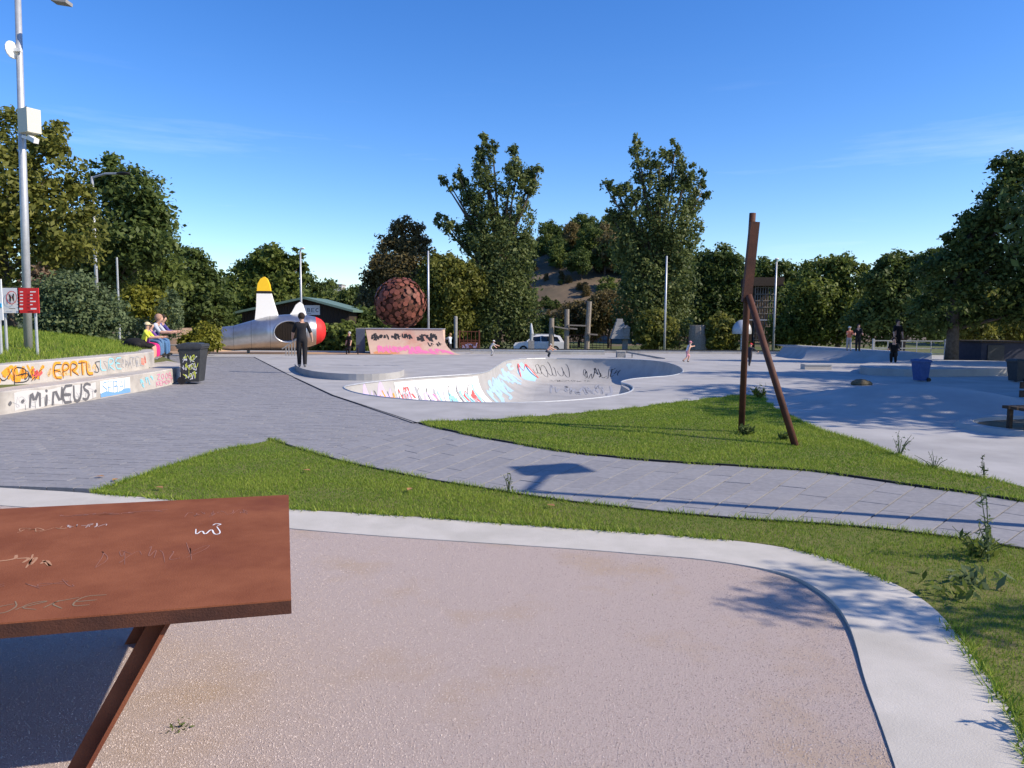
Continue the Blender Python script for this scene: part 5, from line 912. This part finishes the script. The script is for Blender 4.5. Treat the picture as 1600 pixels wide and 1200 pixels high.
N = 60000; x = rng.uniform(-17, -9.8, N); y = rng.uniform(10, 24, N); kx = np.array([ht(a, b) for a, b in zip(x, y)]); kp = (kx > .7) & (np.abs(x)/y < .8); x, y, kx = x[kp], y[kp], kx[kp]; N = len(x); h = rng.uniform(.03, .12, N); a = rng.uniform(0, 6.28, N)
V = np.stack([np.stack([x-np.cos(a)*.012, y-np.sin(a)*.012, kx-.05], 1), np.stack([x+np.cos(a)*.012, y+np.sin(a)*.012, kx-.05], 1), np.stack([x+rng.normal(size=N)*.05, y+rng.normal(size=N)*.05, kx+h], 1)], 1).reshape(-1, 3)
tag(link('grass', npmesh('grass', V, 3, rng.random(N)), M_grass), 'long green grass on the bank above the seating wall', 'grass', None, 'stuff')
gp = [p for p in kerb_in]+[Vector((-6, 0, 0)), Vector((-14, 5, 0))]
N = 200000; y = 1.9+rng.random(N)**1.6*7; x = rng.uniform(-.75, .75, N)*y; kp = inpoly(x, y, gp); x, y = x[kp], y[kp]; N = len(x); s = rng.uniform(.0018, .0048, N)
oc = np.array([(1, 0, 0), (0, 1, 0), (-1, 0, 0), (0, -1, 0), (0, 0, .8)]); r_ = rng.uniform(0, 6.28, N); jj = rng.uniform(.6, 1.3, (N, 5, 1)); O = oc[None]*jj*s[:, None, None]
O = np.stack([O[..., 0]*np.cos(r_)[:, None]-O[..., 1]*np.sin(r_)[:, None], O[..., 0]*np.sin(r_)[:, None]+O[..., 1]*np.cos(r_)[:, None], O[..., 2]], -1)+np.stack([x, y, np.full(N, -.0057)], 1)[:, None]
F4 = np.array([(0, 1, 4), (1, 2, 4), (2, 3, 4), (3, 0, 4)]); V = O[:, F4].reshape(-1, 3)
tag(link('gravel', npmesh('gravel', V, 3, np.repeat(rng.random(N), 4)), leafmat('gravel_chips', (.33, .27, .245), (.55, .475, .44), 0, 1, 0)), 'loose pinkish gravel chips inside the white kerb', 'gravel', None, 'stuff')
def weed(label, loc, h, n_, spread, lm, leaf=.05, seed=1, stems=True):
    rr = np.random.default_rng(seed); t = thing('weed', label, 'weed', loc); ps = []; mb = MB()
    for k in range(n_):
        a = rr.uniform(0, 6.28); e = Vector((math.cos(a)*spread*rr.uniform(.2, 1), math.sin(a)*spread*rr.uniform(.2, 1), h*rr.uniform(.5, 1)))
        if stems: mb.tube([(0, 0, -.02), e*.5+Vector((0, 0, h*.08)), e], [.006, .004, .002], 5)
        for q in range(int(7*h/.3)+3): f_ = rr.uniform(.15, 1); ps.append(e*f_+Vector(rr.normal(size=3)*.02))
    if stems: mb.build('stem', L_gg, t)
    p = np.array(ps); k = len(p); nn = rr.normal(size=(k, 3)); nn[:, 2] += .6; nn /= np.linalg.norm(nn, axis=1)[:, None]; a = np.cross(nn, rr.normal(size=(k, 3))); a /= np.linalg.norm(a, axis=1)[:, None]; b = np.cross(nn, a); s = leaf*rr.uniform(.5, 1.2, k)[:, None]
    V = np.stack([p-a*s, p-b*s*.3, p+a*s, p+b*s*.3], 1).reshape(-1, 3); link('foliage', npmesh('foliage', V, 4, rr.random(k)), lm, t)
weed('tall upright weed at the edge of the paved path', G(1545, 880), .55, 5, .10, L_gg, .035, 1); weed('bushy weed clump at the foot of the tall weed', G(1530, 872), .22, 14, .25, L_md, .045, 2)
weed('broad leaved thistle with pale ribs on the near lawn', G(1515, 915), .12, 10, .32, L_gg, .06, 3, False); weed('leafy dark weed patch beside the kerb bend', G(1480, 930), .12, 10, .3, L_md, .05, 4, False)
weed('thin weed standing at the path edge near lamp shadow', G(795, 768), .26, 4, .07, L_md, .025, 5); weed('dry seeding weeds at the edge of right concrete', G(1405, 712), .34, 9, .22, L_gg, .02, 6); weed('sparse dry weeds on the right lawn edge', G(1460, 732), .2, 7, .3, L_gg, .018, 7); weed('single dark weed at the right lawn edge', G(1538, 748), .3, 3, .06, L_dk, .03, 8)
weed('yellow-green plant tuft at the lawn tip by concrete', G(1188, 622), .35, 14, .25, L_yl, .06, 9); weed('grass tuft growing in the gravel near the table', G(280, 1150, -.04), .045, 24, .045, L_md, .014, 10); weed('tiny green weed alone in the gravel', G(1020, 943, -.04), .02, 6, .03, L_md, .012, 11); weed('leafy weed beyond the kerb bend', (2.75, 2.75, 0), .6, 7, .2, L_dk, .05, 12)
weed('small tuft at the foot of upright sculpture pipe', G(1165, 680), .16, 26, .16, L_dk, .05, 13); weed('small tuft beside the leaning sculpture pipe', G(1225, 688), .12, 14, .12, L_dk, .05, 14)
M_leaf = mat('fallen_leaf', (.28, .13, .05), (.4, .22, .09), 20, .8)
for k, (px, py, dz) in enumerate(((155, 745, .006), (640, 765, .04), (250, 762, .04), (305, 1032, -.04), (210, 1160, -.04), (195, 1183, -.04), (180, 750, .006), (480, 735, .04), (1210, 1105, -.04), (860, 790, .04))):
    g = G(px, py, dz); t = tag(MB().add([(-.05, 0, .004), (0, -.03, .012), (.06, .005, .006), (.01, .035, .014)], [(0, 1, 2), (0, 2, 3)]).build('fallen_leaf', M_leaf), 'dry brown fallen leaf lying on the ground', 'leaf', 'scattered fallen leaves'); t.location = g; t.rotation_euler = (0, 0, k*1.3)
